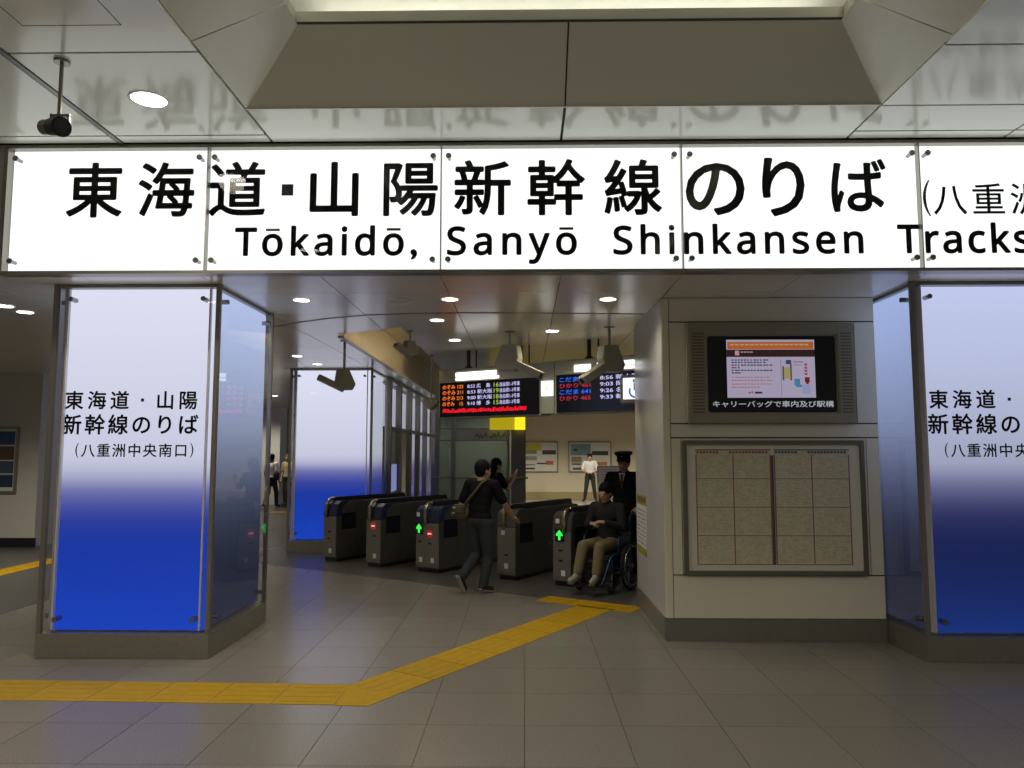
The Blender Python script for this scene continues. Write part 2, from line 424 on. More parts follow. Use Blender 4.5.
# coffer: sloping panels from the rim up to the inner ceiling
cx0, cx1, cy1 = -2.115, 2.695, 5.56
ix0, ix1, iy1, iz = -1.585, 2.205, 5.06, 4.735
nrm = Vector((0,.6,.8))
def cof(quad, up, name='coffer_panel', m=M_COFFER): return MB().slab(quad, .015, up).build(name, m, ceil)
g = .006
cof([(cx0,cy1,CC),(.315-g,cy1,CC),(.315-g,iy1,iz),(ix0,iy1,iz)], (0,.6,.8))
cof([(.315+g,cy1,CC),(cx1,cy1,CC),(ix1,iy1,iz),(.315+g,iy1,iz)], (0,.6,.8))
jy = [(cy1, iy1), (4.60, 4.80), (3.2, 3.2), (1.8, 1.8), (.4, .4), (-1.0,-1.0), (-2.4,-2.4)]
for (ra, ta), (rb, tb) in zip(jy[:-1], jy[1:]):
    if ra == cy1: ra += g; ta += g
    cof([(cx0,ra-g,CC),(ix0,ta-g,iz),(ix0,tb+g,iz),(cx0,rb+g,CC)], (-.6,0,.8))
    cof([(cx1,ra-g,CC),(ix1,ta-g,iz),(ix1,tb+g,iz),(cx1,rb+g,CC)], (.6,0,.8))
MB().slab([(.25,cy1+.03,CC+.01),(.38,cy1+.03,CC+.01),(.38,iy1+.03,iz+.01),(.25,iy1+.03,iz+.01)], .012, (0,.6,.8)).build('joint_backing', M_GAP, ceil)  # added slab, stops cove light leaking through the joint
MB().box(ix0-.02,ix1+.02,iy1-.002,iy1+.03,iz+.002,iz+.02).build('coffer_reveal', M_GAP, ceil)
MB().box(ix0-.03,ix1+.03,iy1+.005,iy1+.02,iz+.02,iz+.10).build('coffer_fascia', M_COFFER, ceil)
for x in (ix0-.03, ix1+.015): MB().box(x,x+.015,-2.4,iy1,iz+.02,iz+.10).build('coffer_fascia', M_COFFER, ceil)
MB().box(ix0-.30,ix1+.30,-2.6,iy1+.30,iz+.21,iz+.225).build('coffer_top', M_INNER, ceil)
MB().box(ix0-.30,ix0-.28,-2.6,iy1+.30,iz,iz+.21).box(ix1+.28,ix1+.30,-2.6,iy1+.30,iz,iz+.21).box(ix0-.3,ix1+.3,iy1+.28,iy1+.30,iz,iz+.21).build('cove_back', M_INNER, ceil)
for nm, p, q in (('far edge',(ix0+.1,iy1+.14),(ix1-.1,iy1+.14)),('left edge',(ix0-.14,-2.2),(ix0-.14,iy1-.1)),('right edge',(ix1+.14,-2.2),(ix1+.14,iy1-.1))):  # added unseen tubes that brighten the coffer's inner ceiling
    cl = thing('added_cove_lamp', 'added tubular cove lamp hidden along the %s of the ceiling coffer' % nm, 'light', (*p, iz+.05), 0, 'added cove lamps of the coffer')
    MB().tube([(0,0,0),(q[0]-p[0],q[1]-p[1],0)], .013, 8).build('tube', emis('cove_tube',(1.0,.97,.86),COVE), cl)
    MB().box(min(0,q[0]-p[0])-.02,max(0,q[0]-p[0])+.02,min(0,q[1]-p[1])-.02,max(0,q[1]-p[1])+.02,-.03,-.014).build('batten', M_WHITE, cl)
for q in ([(cx0-.012,cy1+.012),(cx1+.012,cy1+.012),(cx1,cy1-.004),(cx0,cy1-.004)],):
    MB().prism(q, CC-.004, CC+.002).build('coffer_rim', M_INNER, ceil)

# ================================================================== GATE-HALL CEILING (clipped around a light trough)
hall = struct(MB().box(-16, 12, 6.6, 31, HC+.62, HC+.66).build('ceiling_hall', M_GAP), 'low glossy beige ceiling over the ticket gates', 'ceiling')
def clip(poly, a, b, c):      # keep a*x + b*y <= c
    out = []
    for k in range(len(poly)):
        p, q = poly[k], poly[(k+1)%len(poly)]
        dp, dq = a*p[0]+b*p[1]-c, a*q[0]+b*q[1]-c
        if dp <= 0: out.append(p)
        if dp*dq < 0:
            t = dp/(dp-dq); out.append((p[0]+(q[0]-p[0])*t, p[1]+(q[1]-p[1])*t))
    return out if len(out) > 2 else []
TL, TR = -2.38, -1.47
tn = (V.y*-1, V.x)     # normal of the near trough edge, pointing away from the camera
tc_ = tn[0]*-2.408 + tn[1]*9.56
def hall_panel(x0, x1, y0, y1, g=.004, name='ceiling_panel'):
    r = [(x0+g,y0+g),(x1-g,y0+g),(x1-g,y1-g),(x0+g,y1-g)]
    parts = [clip(r,1,0,TL), clip(r,-1,0,-TR), clip(clip(clip(r,-1,0,-TL),1,0,TR),tn[0],tn[1],tc_)]
    if not (x1 > TL and x0 < TR and y1 > 8.8): parts = [r]
    for p in parts:
        if len(p) > 2: MB().prism(p, HC, HC+.015).build(name, M_HALLC, hall)
hx = [.315+1.02*k for k in range(-8, 6)]
hy = [6.22, 7.0, 8.1, 9.4, 10.7, 12.0, 13.3]
for xa_, xb_ in zip(hx[:-1], hx[1:]):
    for ya_, yb_ in zip(hy[:-1], hy[1:]): hall_panel(xa_, xb_, ya_, yb_)
for a, b in ((-16,hx[0]),(hx[0],TL),(TL,TR),(TR,12)):
    if a == TL: continue
    y0 = 6.22 if a == -16 else 13.3
    MB().box(a, b, y0, 31, HC, HC+.015).build('ceiling_panel', M_HALLC, hall)
MB().box(hx[-1],12,6.22,13.3,HC,HC+.015).build('ceiling_panel', M_HALLC, hall)
MB().box(-16,TL-.3,6.3,31,HC+.02,HC+.03).build('joint_backing', M_GAP, hall)
MB().box(TR+.06,12,6.3,31,HC+.02,HC+.03).build('joint_backing', M_GAP, hall)
MB().box(TL-.3,TR+.06,6.3,8.7,HC+.02,HC+.03).build('joint_backing', M_GAP, hall)
# trough lining
M_TROUGH = mat('trough_lining', (0.62, 0.54, 0.38), 0.4)
MB().box(TL-.02,TL,8.6,25,HC+.015,HC+.6).build('trough_side', M_TROUGH, hall)
MB().box(TR,TR+.02,8.6,25,HC+.015,HC+.6).build('trough_side', M_TROUGH, hall)
MB().box(TL-.02,TR+.02,8.5,25,HC+.58,HC+.6).build('trough_top', M_TROUGH, hall)
MB().box(TL,TL+.08,9.6,25,HC-.03,HC).build('trough_rim', M_TROUGH, hall)
# shutter slot: the thin curved dark line across the ceiling
arc = [(-2.95,8.90),(-2.55,8.58),(-2.16,8.34),(-1.7,8.15),(-1.2,8.06),(-.6,8.03),(.2,8.06),(1.3,8.14)]
sl = MB()
for (x0,y0),(x1,y1) in zip(arc[:-1], arc[1:]):
    sl.prism([(x0,y0-.018),(x1,y1-.018),(x1,y1+.018),(x0,y0+.018)], HC-.005, HC+.001)
struct(sl.build('trim_1', M_STEELD), 'thin dark curved shutter slot in hall ceiling', 'trim')

# ================================================================== OVERHEAD SIGN
M_SIGNL = emis('sign_light_panel', (0.95, 1.0, 0.96), 1.25)
sign = thing('station_sign', 'long white backlit overhead sign for the Tokaido and Sanyo Shinkansen tracks', 'sign', (0,6.2,HC))
def sp(mb, name, m, par=sign, off=(0,6.2,HC), **k):
    mb.v = [(x-off[0], y-off[1], z-off[2]) for x,y,z in mb.v]
    return mb.build(name, m, par, **k)
sp(MB().box(-4.40,7.4,6.30,6.58,HC+.004,4.345), 'housing', M_STEEL)
sp(MB().box(-4.40,7.4,6.18,6.30,HC-.004,HC+.022), 'bottom_rail', M_STEEL)
sp(MB().box(-4.40,7.4,6.20,6.30,4.325,4.352), 'top_rail', M_STEELD)
sp(MB().box(-4.42,-4.385,6.20,6.30,HC,4.345), 'end_cap', M_STEEL)
sj = [-4.375, -2.675, -.695, 1.325, 3.30, 5.30, 7.3]
bolt = None
for a, b in zip(sj[:-1], sj[1:]):
    sp(MB().box(a+.004,b-.004,6.262,6.29,HC+.03,4.32), 'light_panel', M_SIGNL)
    sp(MB().box(a+.005,b-.005,6.196,6.206,HC+.026,4.325), 'glass_pane', M_GLASS)
    for x in (a+.065, b-.065):
        for z in (3.345, 4.232):
            if bolt is None:
                bolt = MB().cyl((0,0,0),(0,-.075,0),.016,n=14).cyl((0,-.072,0),(0,-.085,0),.024,n=14).build('standoff', M_CHROME, sign, smooth=False)
                bolt.location = (x, .065, z-HC)
            else: obj('standoff', bolt.data, sign, (x, .065, z-HC))
    sp(MB().box(b-.004,b+.004,6.2,6.262,HC+.026,4.325), 'joint_strip', M_STEEL)
YT = 6.259
kx = [-3.61,-3.0,-2.395,-1.97,-1.575,-.94,-.325,.29,.935,1.62,2.185,2.795]
kx = [x*1.009-.02 for x in kx]
for ch, x in zip('東海道山陽新幹線のりば', kx[:3]+kx[4:]): sp(text_chars(MB(), ch, [x], 3.978, .58 if ch in 'のり' else .505, YT, bold=.019), 'lettering', M_PRINT)
sp(flat(MB(), kx[3]-.05, kx[3]+.05, 3.92, 4.02, YT), 'lettering', M_PRINT)
for w, a, b in (('Tōkaidō,',-2.445,-.897),('Sanyō',-.647,.447),('Shinkansen',.751,2.836),('Tracks',3.118,4.22)):
    sp(text_macron(MB(), w, a, b, 3.405, .232, YT, bold=.024), 'lettering', M_PRINT)
for k, ch in enumerate('八重洲中央南口'): sp(text_chars(MB(), ch, [3.57+.32*k], 3.86, .29, YT, bold=.008), 'lettering', M_PRINT)
sp(text_fit(MB(), '(', 3.345,3.41,3.715,4.025, YT), 'lettering', M_PRINT); sp(text_fit(MB(), ')', 5.69,5.755,3.715,4.025, YT), 'lettering', M_PRINT)
# fascia that carries the sign on to the left
struct(MB().box(-9,-4.43,6.26,6.5,HC+.02,CC+.02).build('wall_fascia', M_WALLC), 'grey fascia above left passage', 'wall')
struct(MB().box(-4.40,9,6.60,6.64,HC+.016,CC+.6).build('wall_bulkhead', M_WALLC), 'bulkhead behind the overhead sign', 'wall')

# ================================================================== BACKLIT COLUMNS
STOP_L = [(0,(22,68,196)),(.45,(20,60,178)),(.9,(20,54,164)),(1.2,(38,58,152)),(1.42,(104,106,172)),(1.56,(180,183,208)),(1.72,(204,207,228)),(2.4,(212,215,234)),(3.2,(226,228,248))]
STOP_S = [(0,(36,42,72)),(.45,(34,38,54)),(1.0,(40,46,64)),(1.5,(80,88,114)),(2.0,(146,158,188)),(2.6,(172,188,226)),(3.2,(190,206,250))]  # side panels: weaker light and glancing view painted in as darker, greyer stops
STOP_R = [(0,(26,56,138)),(.4,(21,42,104)),(.9,(21,31,78)),(1.25,(36,42,90)),(1.48,(104,105,148)),(1.66,(164,168,194)),(2.3,(180,188,216)),(3.2,(198,206,244))]  # right column: its weaker inner lamps painted in as darker stops
STOP_RS = [(0,(46,48,72)),(.35,(32,35,52)),(1.0,(32,36,54)),(1.5,(70,78,112)),(2.0,(128,140,176)),(2.6,(150,166,208)),(3.2,(168,186,236))]  # right column's sides: dimmer light painted into these stops too
P_L = printmat('print_front_bright', STOP_L, 1.0, 3.2); P_S = printmat('print_side_shaded', STOP_S, 1.0, 3.2)
P_R = printmat('print_front_less_lit', STOP_R, 1.0, 3.2); P_RS = printmat('print_side_less_lit', STOP_RS, 1.0, 3.2)
M_INBOX = mat('light_box_lining', (0.62, 0.62, 0.64), 0.5)
def bcolumn(label, x0, y0, w, d, front, side, right_visible, text=True, tx=0.0):
    """x0,y0 = front-left corner; glass box on a steel base with corner posts"""
    c = thing('backlit_column', label, 'column', (x0+w/2, y0+d/2, 0))
    hx_, hy_ = w/2, d/2; top = HC
    MB().box(-hx_,hx_,-hy_,hy_,0,.205).build('base', M_STEELD, c, bevel=.004)
    MB().box(-hx_+.12,hx_-.12,-hy_+.12,hy_-.12,.205,top-.004).build('core', M_INBOX, c)
    for sx in (-1,1):
        for sy in (-1,1):
            wd = .04
            MB().box(sx*hx_-(wd if sx>0 else 0), sx*hx_+(wd if sx<0 else 0), sy*hy_-(wd if sy>0 else 0), sy*hy_+(wd if sy<0 else 0), .205, top-.002).build('corner_post', M_STEEL, c, bevel=.003)
    MB().box(-hx_+.04,hx_-.04,-hy_+.02,hy_-.02,top-.03,top-.004).build('top_rail', M_STEELD, c)
    zb, zt = .225, top-.035
    faces = [('f',front),('r',side),('l',side)]
    bolt_me = None
    for which, pm in faces:
        if which == 'f': ax = lambda s_, n_: (s_, -hy_+n_); half = hx_
        elif which == 'r': ax = lambda s_, n_: (hx_-n_, s_); half = hy_
        else: ax = lambda s_, n_: (-hx_+n_, s_); half = hy_
        def slabv(s0, s1, n0, n1, z0, z1):
            a, b = ax(s0,n0), ax(s1,n1)
            return MB().box(min(a[0],b[0]),max(a[0],b[0]),min(a[1],b[1]),max(a[1],b[1]),z0,z1)
        slabv(-half+.115, half-.048, .075, .09, zb, zt).build('light_panel', pm, c)
        slabv(-half+.05, half-.05, .008, .018, zb, zt).build('glass_pane', M_GLASS, c)
        slabv(-half+.045, half-.045, .10, .115, zb, zt).build('back_panel', M_INBOX, c)
        for s_ in (-half+.16, half-.15):
            for z in (.325, 3.1):
                a, b = ax(s_, .085), ax(s_, -.012)
                MB().cyl((*a,z),(*b,z),.022,n=14).build('standoff', M_CHROME, c)
    if text:
        y = -hy_+.072
        for line, x0_, pit, z, em, bo in (('東海道 山陽',-.555,.203,2.207,.172,.021),('新幹線のりば',-.568,.207,1.992,.185,.021),('八重洲中央南口',-.41,.137,1.765,.125,.016)):
            for k, ch in enumerate(line):
                if ch != ' ': text_chars(MB(), ch, [x0_+pit*k+tx], z, em, y, bold=bo).build('lettering', M_PRINT, c)
        flat(MB(), .040+tx, .068+tx, 2.193, 2.221, y).build('lettering', M_PRINT, c)
        text_fit(MB(), '(', -.523+tx, -.493+tx, 1.70, 1.83, y).build('lettering', M_PRINT, c); text_fit(MB(), ')', .493+tx, .523+tx, 1.70, 1.83, y).build('lettering', M_PRINT, c)
    return c
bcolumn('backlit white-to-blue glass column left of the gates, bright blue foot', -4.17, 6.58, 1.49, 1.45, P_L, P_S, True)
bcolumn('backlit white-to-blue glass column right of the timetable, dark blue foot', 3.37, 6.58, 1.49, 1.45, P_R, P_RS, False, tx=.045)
bcolumn('backlit white-to-blue glass column standing behind the ticket gates, without lettering', -4.16, 13.40, 1.48, 1.45, P_L, P_L, True, text=False)

# ================================================================== WALL BLOCK WITH SCREEN AND TIMETABLE
wall = struct(MB().box(1.335,3.37,7.30,9.055,.0,HC-.002).build('wall_right', M_GAP), 'cream panelled wall block right of the gates', 'wall')
YW = 7.28
def wp(x0,x1,z0,z1): return MB().box(x0,x1,YW,YW+.022,z0,z1).build('wall_panel', M_WALLP, wall, bevel=.002, seg=1)
G = .006
wp(1.395+G,3.365, 3.0+G, HC-.004)                       # top strip
wp(1.395+G,1.56, 2.02+G, 3.0-G); wp(3.175,3.365, 2.02+G, 3.0-G); wp(1.56+G,3.175-G, 2.02+G, 3.0-G)
wp(1.395+G,3.365, 1.885+G, 2.02-G)
wp(1.395+G,1.49, .60+G, 1.885-G); wp(3.245,3.365, .60+G, 1.885-G); wp(1.49+G,3.245-G, .60+G, 1.885-G)
wp(1.395+G,3.365, .205, .60-G)
MB().box(1.325,1.395,YW-.004,YW+.02,.205,HC-.004).build('corner_post', M_WALLP, wall, bevel=.004)
MB().box(1.322,1.334,YW+.02,9.06,.205,HC-.004).build('wall_panel', M_WALLC, wall)
struct(MB().box(1.315,3.368,YW-.012,YW+.012,0,.2).build('baseboard_right', M_BASE, None, bevel=.003), 'dark steel baseboard below timetable wall', 'baseboard')
struct(MB().box(1.312,1.33,YW+.013,9.065,0,.2).build('baseboard_side', M_BASE, None, bevel=.003), 'dark steel baseboard along passage side of the wall', 'baseboard')

# --- video screen
tv = thing('information_screen', 'beige framed video screen with orange and white slide on cream wall', 'screen', (2.37,YW,2.51))
def at(mb, root, name, m, par=None, **k):
    l = root.location; mb.v = [(x-l.x, y-l.y, z-l.z) for x,y,z in mb.v]
    return mb.build(name, m, par or root, **k)
M_TVF = mat('beige_screen_housing', (0.34, 0.315, 0.225), 0.45)
at(frame_ring(1.575,3.165,2.03,2.99,1.77,2.985,2.135,2.865,YW-.07,YW), tv, 'housing', M_TVF, bevel=.012)
scr = at(MB().box(1.765,2.99,YW-.05,YW,2.13,2.87), tv, 'screen', mat('screen_black', (0.008,0.008,0.01), 0.15))
gl = at(MB().box(1.60,1.75,YW-.0755,YW-.071,2.1,2.92), tv, 'speaker_grille', M_TVF)
gr = at(MB().box(3.01,3.145,YW-.0755,YW-.071,2.1,2.92), tv, 'speaker_grille', M_TVF)
M_SLOT = mat('grille_slot', (0.17, 0.155, 0.115), 0.7)
for p, a, b in ((gl,1.62,1.735),(gr,3.03,3.13)):
    sl = MB()
    for k in range(26): sl.box(a,b,YW-.0775,YW-.0752,2.13+k*.03,2.145+k*.03)
    at(sl, tv, 'grille_slots', M_SLOT, p)
def scrpart(name, col, st, rects, y=-.051):
    s = MB()
    for x0,x1,z0,z1 in rects: flat(s, x0,x1,z0,z1, YW+y)
    return at(s, tv, name, emis('lcd_'+name, lin(col), st*.6), scr)
scrpart('slide', (196,186,214), 1.0, [(1.955,2.79,2.275,2.83)])
scrpart('orange_bar', (205,112,48), 1.0, [(1.965,2.78,2.74,2.81)], -.052)
scrpart('brown_bar', (62,40,40), 1.0, [(1.955,2.79,2.665,2.735)], -.052)
scrpart('bar_caption', (230,190,160), .8, [(1.99+.047*k,2.028+.047*k,2.775,2.79) for k in range(16)], -.053)
scrpart('slide_dot', (220,160,180), 1.0, [(2.035,2.075,2.68,2.725)], -.053)
scrpart('bar_title', (200,180,180), .8, [(2.09+.03*k,2.115+.03*k,2.705,2.717) for k in range(4)], -.053)
rows_ = []
random.seed(3)
for z, n in ((2.635,12),(2.612,11),(2.586,13),(2.562,3),(2.536,13),(2.512,3)):
    for k in range(n): rows_.append((2.0+k*.03, 2.0+k*.03+random.uniform(.014,.027), z-.006, z+.006))
scrpart('slide_text', (70,66,88), 1.0, rows_, -.052)
rows_ = []
for z, n in ((2.47,12),(2.44,13),(2.405,13),(2.375,9)):
    for k in range(n): rows_.append((2.0+k*.03, 2.0+k*.03+random.uniform(.016,.027), z-.004, z+.004))
scrpart('slide_text_red', (196,110,100), 1.0, rows_, -.052)
scrpart('slide_logo', (180,90,90), 1.0, [(2.155,2.175,2.315,2.33),(2.18,2.2,2.32,2.335)], -.052)
scrpart('slide_logo_text', (60,50,60), 1.0, [(2.215,2.285,2.314,2.332)], -.052)
scrpart('slide_card', (186,172,110), 1.0, [(2.495,2.555,2.455,2.565)], -.053)
scrpart('slide_card_frame', (96,92,110), 1.0, [(2.48,2.497,2.44,2.575),(2.553,2.57,2.44,2.60)], -.052)
scrpart('slide_figure_dark', (80,70,130), 1.0, [(2.515,2.565,2.595,2.635)], -.053)
scrpart('slide_figure_hair', (128,42,50), 1.0, [(2.69,2.735,2.42,2.47),(2.70,2.725,2.405,2.42)], -.053)
scrpart('slide_figure_teal', (86,150,190), 1.0, [(2.59,2.645,2.39,2.455),(2.605,2.66,2.375,2.40)], -.053)
scrpart('slide_figure_coat', (170,176,214), 1.0, [(2.665,2.74,2.31,2.40)], -.053)
scrpart('slide_figure_text', (190,80,90), 1.0, [(2.69,2.715,2.58-.03*k,2.602-.03*k) for k in range(4)] + [(2.585,2.68,2.612,2.62)], -.053)
scrpart('slide_line', (120,118,140), 1.0, [(2.465,2.469,2.29,2.64),(2.585,2.66,2.585,2.59)], -.053)
s = text_fit(MB(), 'キャリーバッグで車内及び駅構', 1.815, 2.955, 2.185, 2.245, YW-.053, bold=.012)
at(s, tv, 'caption', emis('lcd_caption', lin((215,215,225)), .55), scr)
at(MB().box(2.86,2.91,YW-.073,YW-.07,2.05,2.06), tv, 'maker_plate', M_STEEL)

tv.location.x -= .022; tv.location.z -= .012
# --- timetable case
tt = thing('timetable_case', 'framed train timetable with pale paper grid below the video screen', 'timetable', (2.37,YW,1.23))
M_FRAME = mat('bronze_frame', (0.20, 0.185, 0.14), 0.4, 0.5)
at(frame_ring(1.50,3.235,.605,1.86,1.54,3.195,.645,1.82,YW-.045,YW), tt, 'frame', M_FRAME, bevel=.005)
at(MB().box(1.53,3.205,YW-.016,YW,.64,1.825), tt, 'backing', mat('timetable_mount', (0.82,0.79,0.66), .6))
at(MB().box(2.352,2.372,YW-.049,YW-.045,1.836,1.848), tt, 'lock', M_CHROME)
M_PAPER = mat('timetable_paper', (0.72, 0.67, 0.48), 0.7, noise=.05, nscale=14)
M_PINK = mat('timetable_rule', (0.36, 0.17, 0.17), .7); M_INK = mat('timetable_ink', (0.46, 0.42, 0.29), .7); M_RED = mat('timetable_red', (0.50,0.13,0.08), .7); M_BLU = mat('timetable_blue', (0.12,0.13,0.30), .7)
for a, b, hc in ((1.625,2.345,M_RED),(2.375,3.095,M_BLU)):
    pp = at(MB().box(a,b,YW-.019,YW-.016,.70,1.775), tt, 'timetable_sheet', M_PAPER)
    s = MB(); n = 22
    for k in range(n):
        if k in (7,8,9): continue
        x = a+.01+(b-a-.03)*k/n
        flat(s, x, x+.024, 1.737, 1.759, YW-.0205)
    at(s, tt, 'heading', hc if hc is M_BLU else M_RED, pp)
    s = MB()
    flat(s, a, b, 1.765, 1.775, YW-.0205)
    for z in (.70, .965, 1.23, 1.495): flat(s, a, b, z, z+.006, YW-.0205)
    at(s, tt, 'row_rule', mat('timetable_row_rule', (0.16,0.13,0.10), .7), pp)
    s = MB()
    for x in (a, (a+b)/2-.006, b-.012): flat(s, x, x+.012, .70, 1.725, YW-.0206)
    at(s, tt, 'column_rule', M_PINK, pp)
    s = MB()
    for cidx in range(2):
        for r in range(4):
            x_ = a+.02+cidx*(b-a)/2; z_ = .715+.265*r
            for q in range(16):
                zz = z_+.012+q*.0148
                x = x_
                while x < x_+.32:
                    wd = random.uniform(.008,.03)
                    if random.random() < .45: flat(s, x, min(x+wd, x_+.32), zz, zz+.005, YW-.0205)
                    x += wd+.006
    at(s, tt, 'train_times', M_INK, pp)
at(MB().box(2.347,2.369,YW-.022,YW-.016,.70,1.72), tt, 'centre_fold', mat('timetable_fold', (0.13,0.08,0.10), .7))
at(MB().box(1.536,3.199,YW-.036,YW-.032,.646,1.819), tt, 'glass_pane', M_GLASS)

tt.scale = (.984,1,1); tt.location.x -= .014
# --- yellow and white notice on the passage side of the block
nt_ = thing('wall_notice', 'narrow white notice with yellow ends on passage wall', 'notice', (1.322,8.66,.93))
for nm, z0, z1, m in (('sheet',.70,1.16,mat('notice_paper',(0.66,0.66,0.60),.6)),('heading_band',1.16,1.27,mat('notice_yellow',(.34,.28,.02),.6)),('footer_band',.62,.70,MATS.get('notice_yellow') or mat('notice_yellow',(.34,.28,.02),.6))):
    at(MB().box(1.317,1.3218,8.33,8.98,z0,z1), nt_, nm, m)
s = MB()
for k in range(9):
    for q in range(5):
        y = 8.38+q*.12
        z = .73+k*.045
        s.box(1.3162,1.317,y,y+random.uniform(.04,.1),z,z+.02)
at(s, nt_, 'print', mat('notice_ink',(0.25,0.25,0.22),.7))
s = MB()
for q in range(5): s.box(1.3162,1.317,8.38+q*.12,8.46+q*.12,1.19,1.25)
at(s, nt_, 'print', mat('notice_ink_dark',(0.10,0.07,0.01),.7))

# ================================================================== LAMPS AND CEILING FIXTURES
M_LENS = emis('downlight_lens', (1.0, 0.97, 0.90), 9.0)
def downlight(label, x, y, z, r, watts, size=150):
    t = thing('downlight', label, 'light', (x,y,z), 0, 'round recessed ceiling downlights')
    ring = MB(); n = 24
    vs = []
    for rr, zz in ((r*1.16,-.001),(r*1.14,-.008),(r*1.0,-.006),(r*.98,.004)):
        vs += [(rr*math.cos(2*PI*i/n), rr*math.sin(2*PI*i/n), zz) for i in range(n)]
    ring.add(vs, [(k*n+i,k*n+(i+1)%n,(k+1)*n+(i+1)%n,(k+1)*n+i) for k in range(3) for i in range(n)])
    ring.build('trim_ring', M_WHITE, t, smooth=True)
    MB().cyl((0,0,-.003),(0,0,.004),r*.99,n=24).build('lens', M_LENS, t)
    d = bpy.data.lights.new('downlight_beam', 'SPOT'); d.energy = watts; d.color = WARM; d.spot_size = rad(size); d.spot_blend = 0.8; d.shadow_soft_size = r
    lo = bpy.data.objects.new('downlight_beam', d); COL.objects.link(lo); lo.parent = t; lo.location = (0,0,-.03)
    return t
downlight('large round downlight in the concourse ceiling beside the hanging spotlight', -2.78, 5.39, CC-.001, .125, CONCOURSE_W)
for x, y in ((-2.78,2.77),(-2.78,.15),(-5.4,2.77),(-5.4,.15),(3.4,.15),(3.4,2.4)):  # added lamps out of view, supplying the concourse's general light
    downlight('added large round downlight in the concourse ceiling, out of view', x, y, CC-.001, .125, CONCOURSE_W)
for x, y, l in ((-2.18,7.32,'small downlight in the low ceiling next to the left backlit column'),
             (-.72,7.30,'small downlight in the low ceiling, middle of the front row'),
             (.82,7.32,'small downlight in the low ceiling, rightmost of the front row'),
             (-.98,8.48,'small downlight just behind the curved ceiling slot'),
             (.35,9.28,'small downlight in front of the right departure board'),
             (-.92,10.02,'small downlight just in front of the left departure board'),
             (-5.30,7.58,'near one of two small downlights left of the left column'),
             (-5.315,7.92,'far one of two small downlights left of the left column'),
             (-3.52,11.67,'small downlight before the column behind the gates'),
             (-3.50,12.75,'small downlight right at the column behind the gates')):
    downlight(l, x, y, HC-.001, .078, HALL_W)
for x, y, w_ in ((2.2,13.5,60),(2.2,18,160),(4.5,25.5,650),(0.5,25.5,650),(-1.0,19.2,120),(-6.6,20,200),(-8.2,10.8,420),(-8.6,24,200)):  # added unseen lamps that brighten the far hall and left passage
    downlight('added unseen small downlight in the ceiling of the left passage' if x < -5 else 'added small downlight in the low ceiling hidden behind the departure boards', x, y, HC-.001, .078, w_)
# ceiling speaker
sp_ = thing('ceiling_speaker', 'round flush white speaker in the low ceiling', 'speaker', (-1.215,7.34,HC))
MB().cyl((0,0,-.012),(0,0,.002),.11,n=28).build('grille', mat('speaker_white',(0.6,0.58,0.52),.5), sp_)
MB().tube([(.115*math.cos(2*PI*i/28),.115*math.sin(2*PI*i/28),-.006) for i in range(28)], .008, 6, True).build('rim', M_WHITE, sp_)
# warm tube inside the trough
tr = thing('trough_lamp', 'warm linear lamp inside the ceiling trough', 'light', (-1.75,12.3,HC+.33))
MB().tube([(0,-2.4,0),(0,2.4,0)], .02, 10).build('tube', emis('trough_tube',(1.0,.82,.52),9.0), tr)
MB().box(-.03,.03,-2.5,2.5,.02,.22).build('bracket', M_TROUGH, tr)
# projector-type spotlight hanging from the concourse ceiling
hs = thing('hanging_spotlight', 'small dark spotlight hanging on a rod from the concourse ceiling', 'spotlight', (-3.09,4.83,CC))
MB().cyl((0,0,-.018),(0,0,0),.05,n=20).build('mount_plate', M_STEEL, hs)
MB().cyl((0,0,-.38),(0,0,-.02),.013,n=10).build('rod', M_STEEL, hs)
yk = MB().box(-.055,.075,-.012,.012,-.392,-.374).box(.062,.075,-.012,.012,-.46,-.38).box(-.055,-.042,-.012,.012,-.42,-.37)
yk.build('yoke', M_STEELD, hs)
hb = MB().cyl((-.13,.06,-.435),(-.03,.0,-.46),.052,n=18).build('lamp_body', mat('tan_lamp_body',(0.24,0.21,0.16),.35,.3), hs)
MB().cyl((-.04,.005,-.458),(.055,-.055,-.482),.06,.066,n=20).build('lamp_hood', M_BLACK, hs)
MB().cyl((.052,-.053,-.4815),(.058,-.057,-.483),.05,n=20).build('lens', mat('lamp_lens',(.05,.05,.05),.1), hb)
for sx in (-.05,.05):
    pass

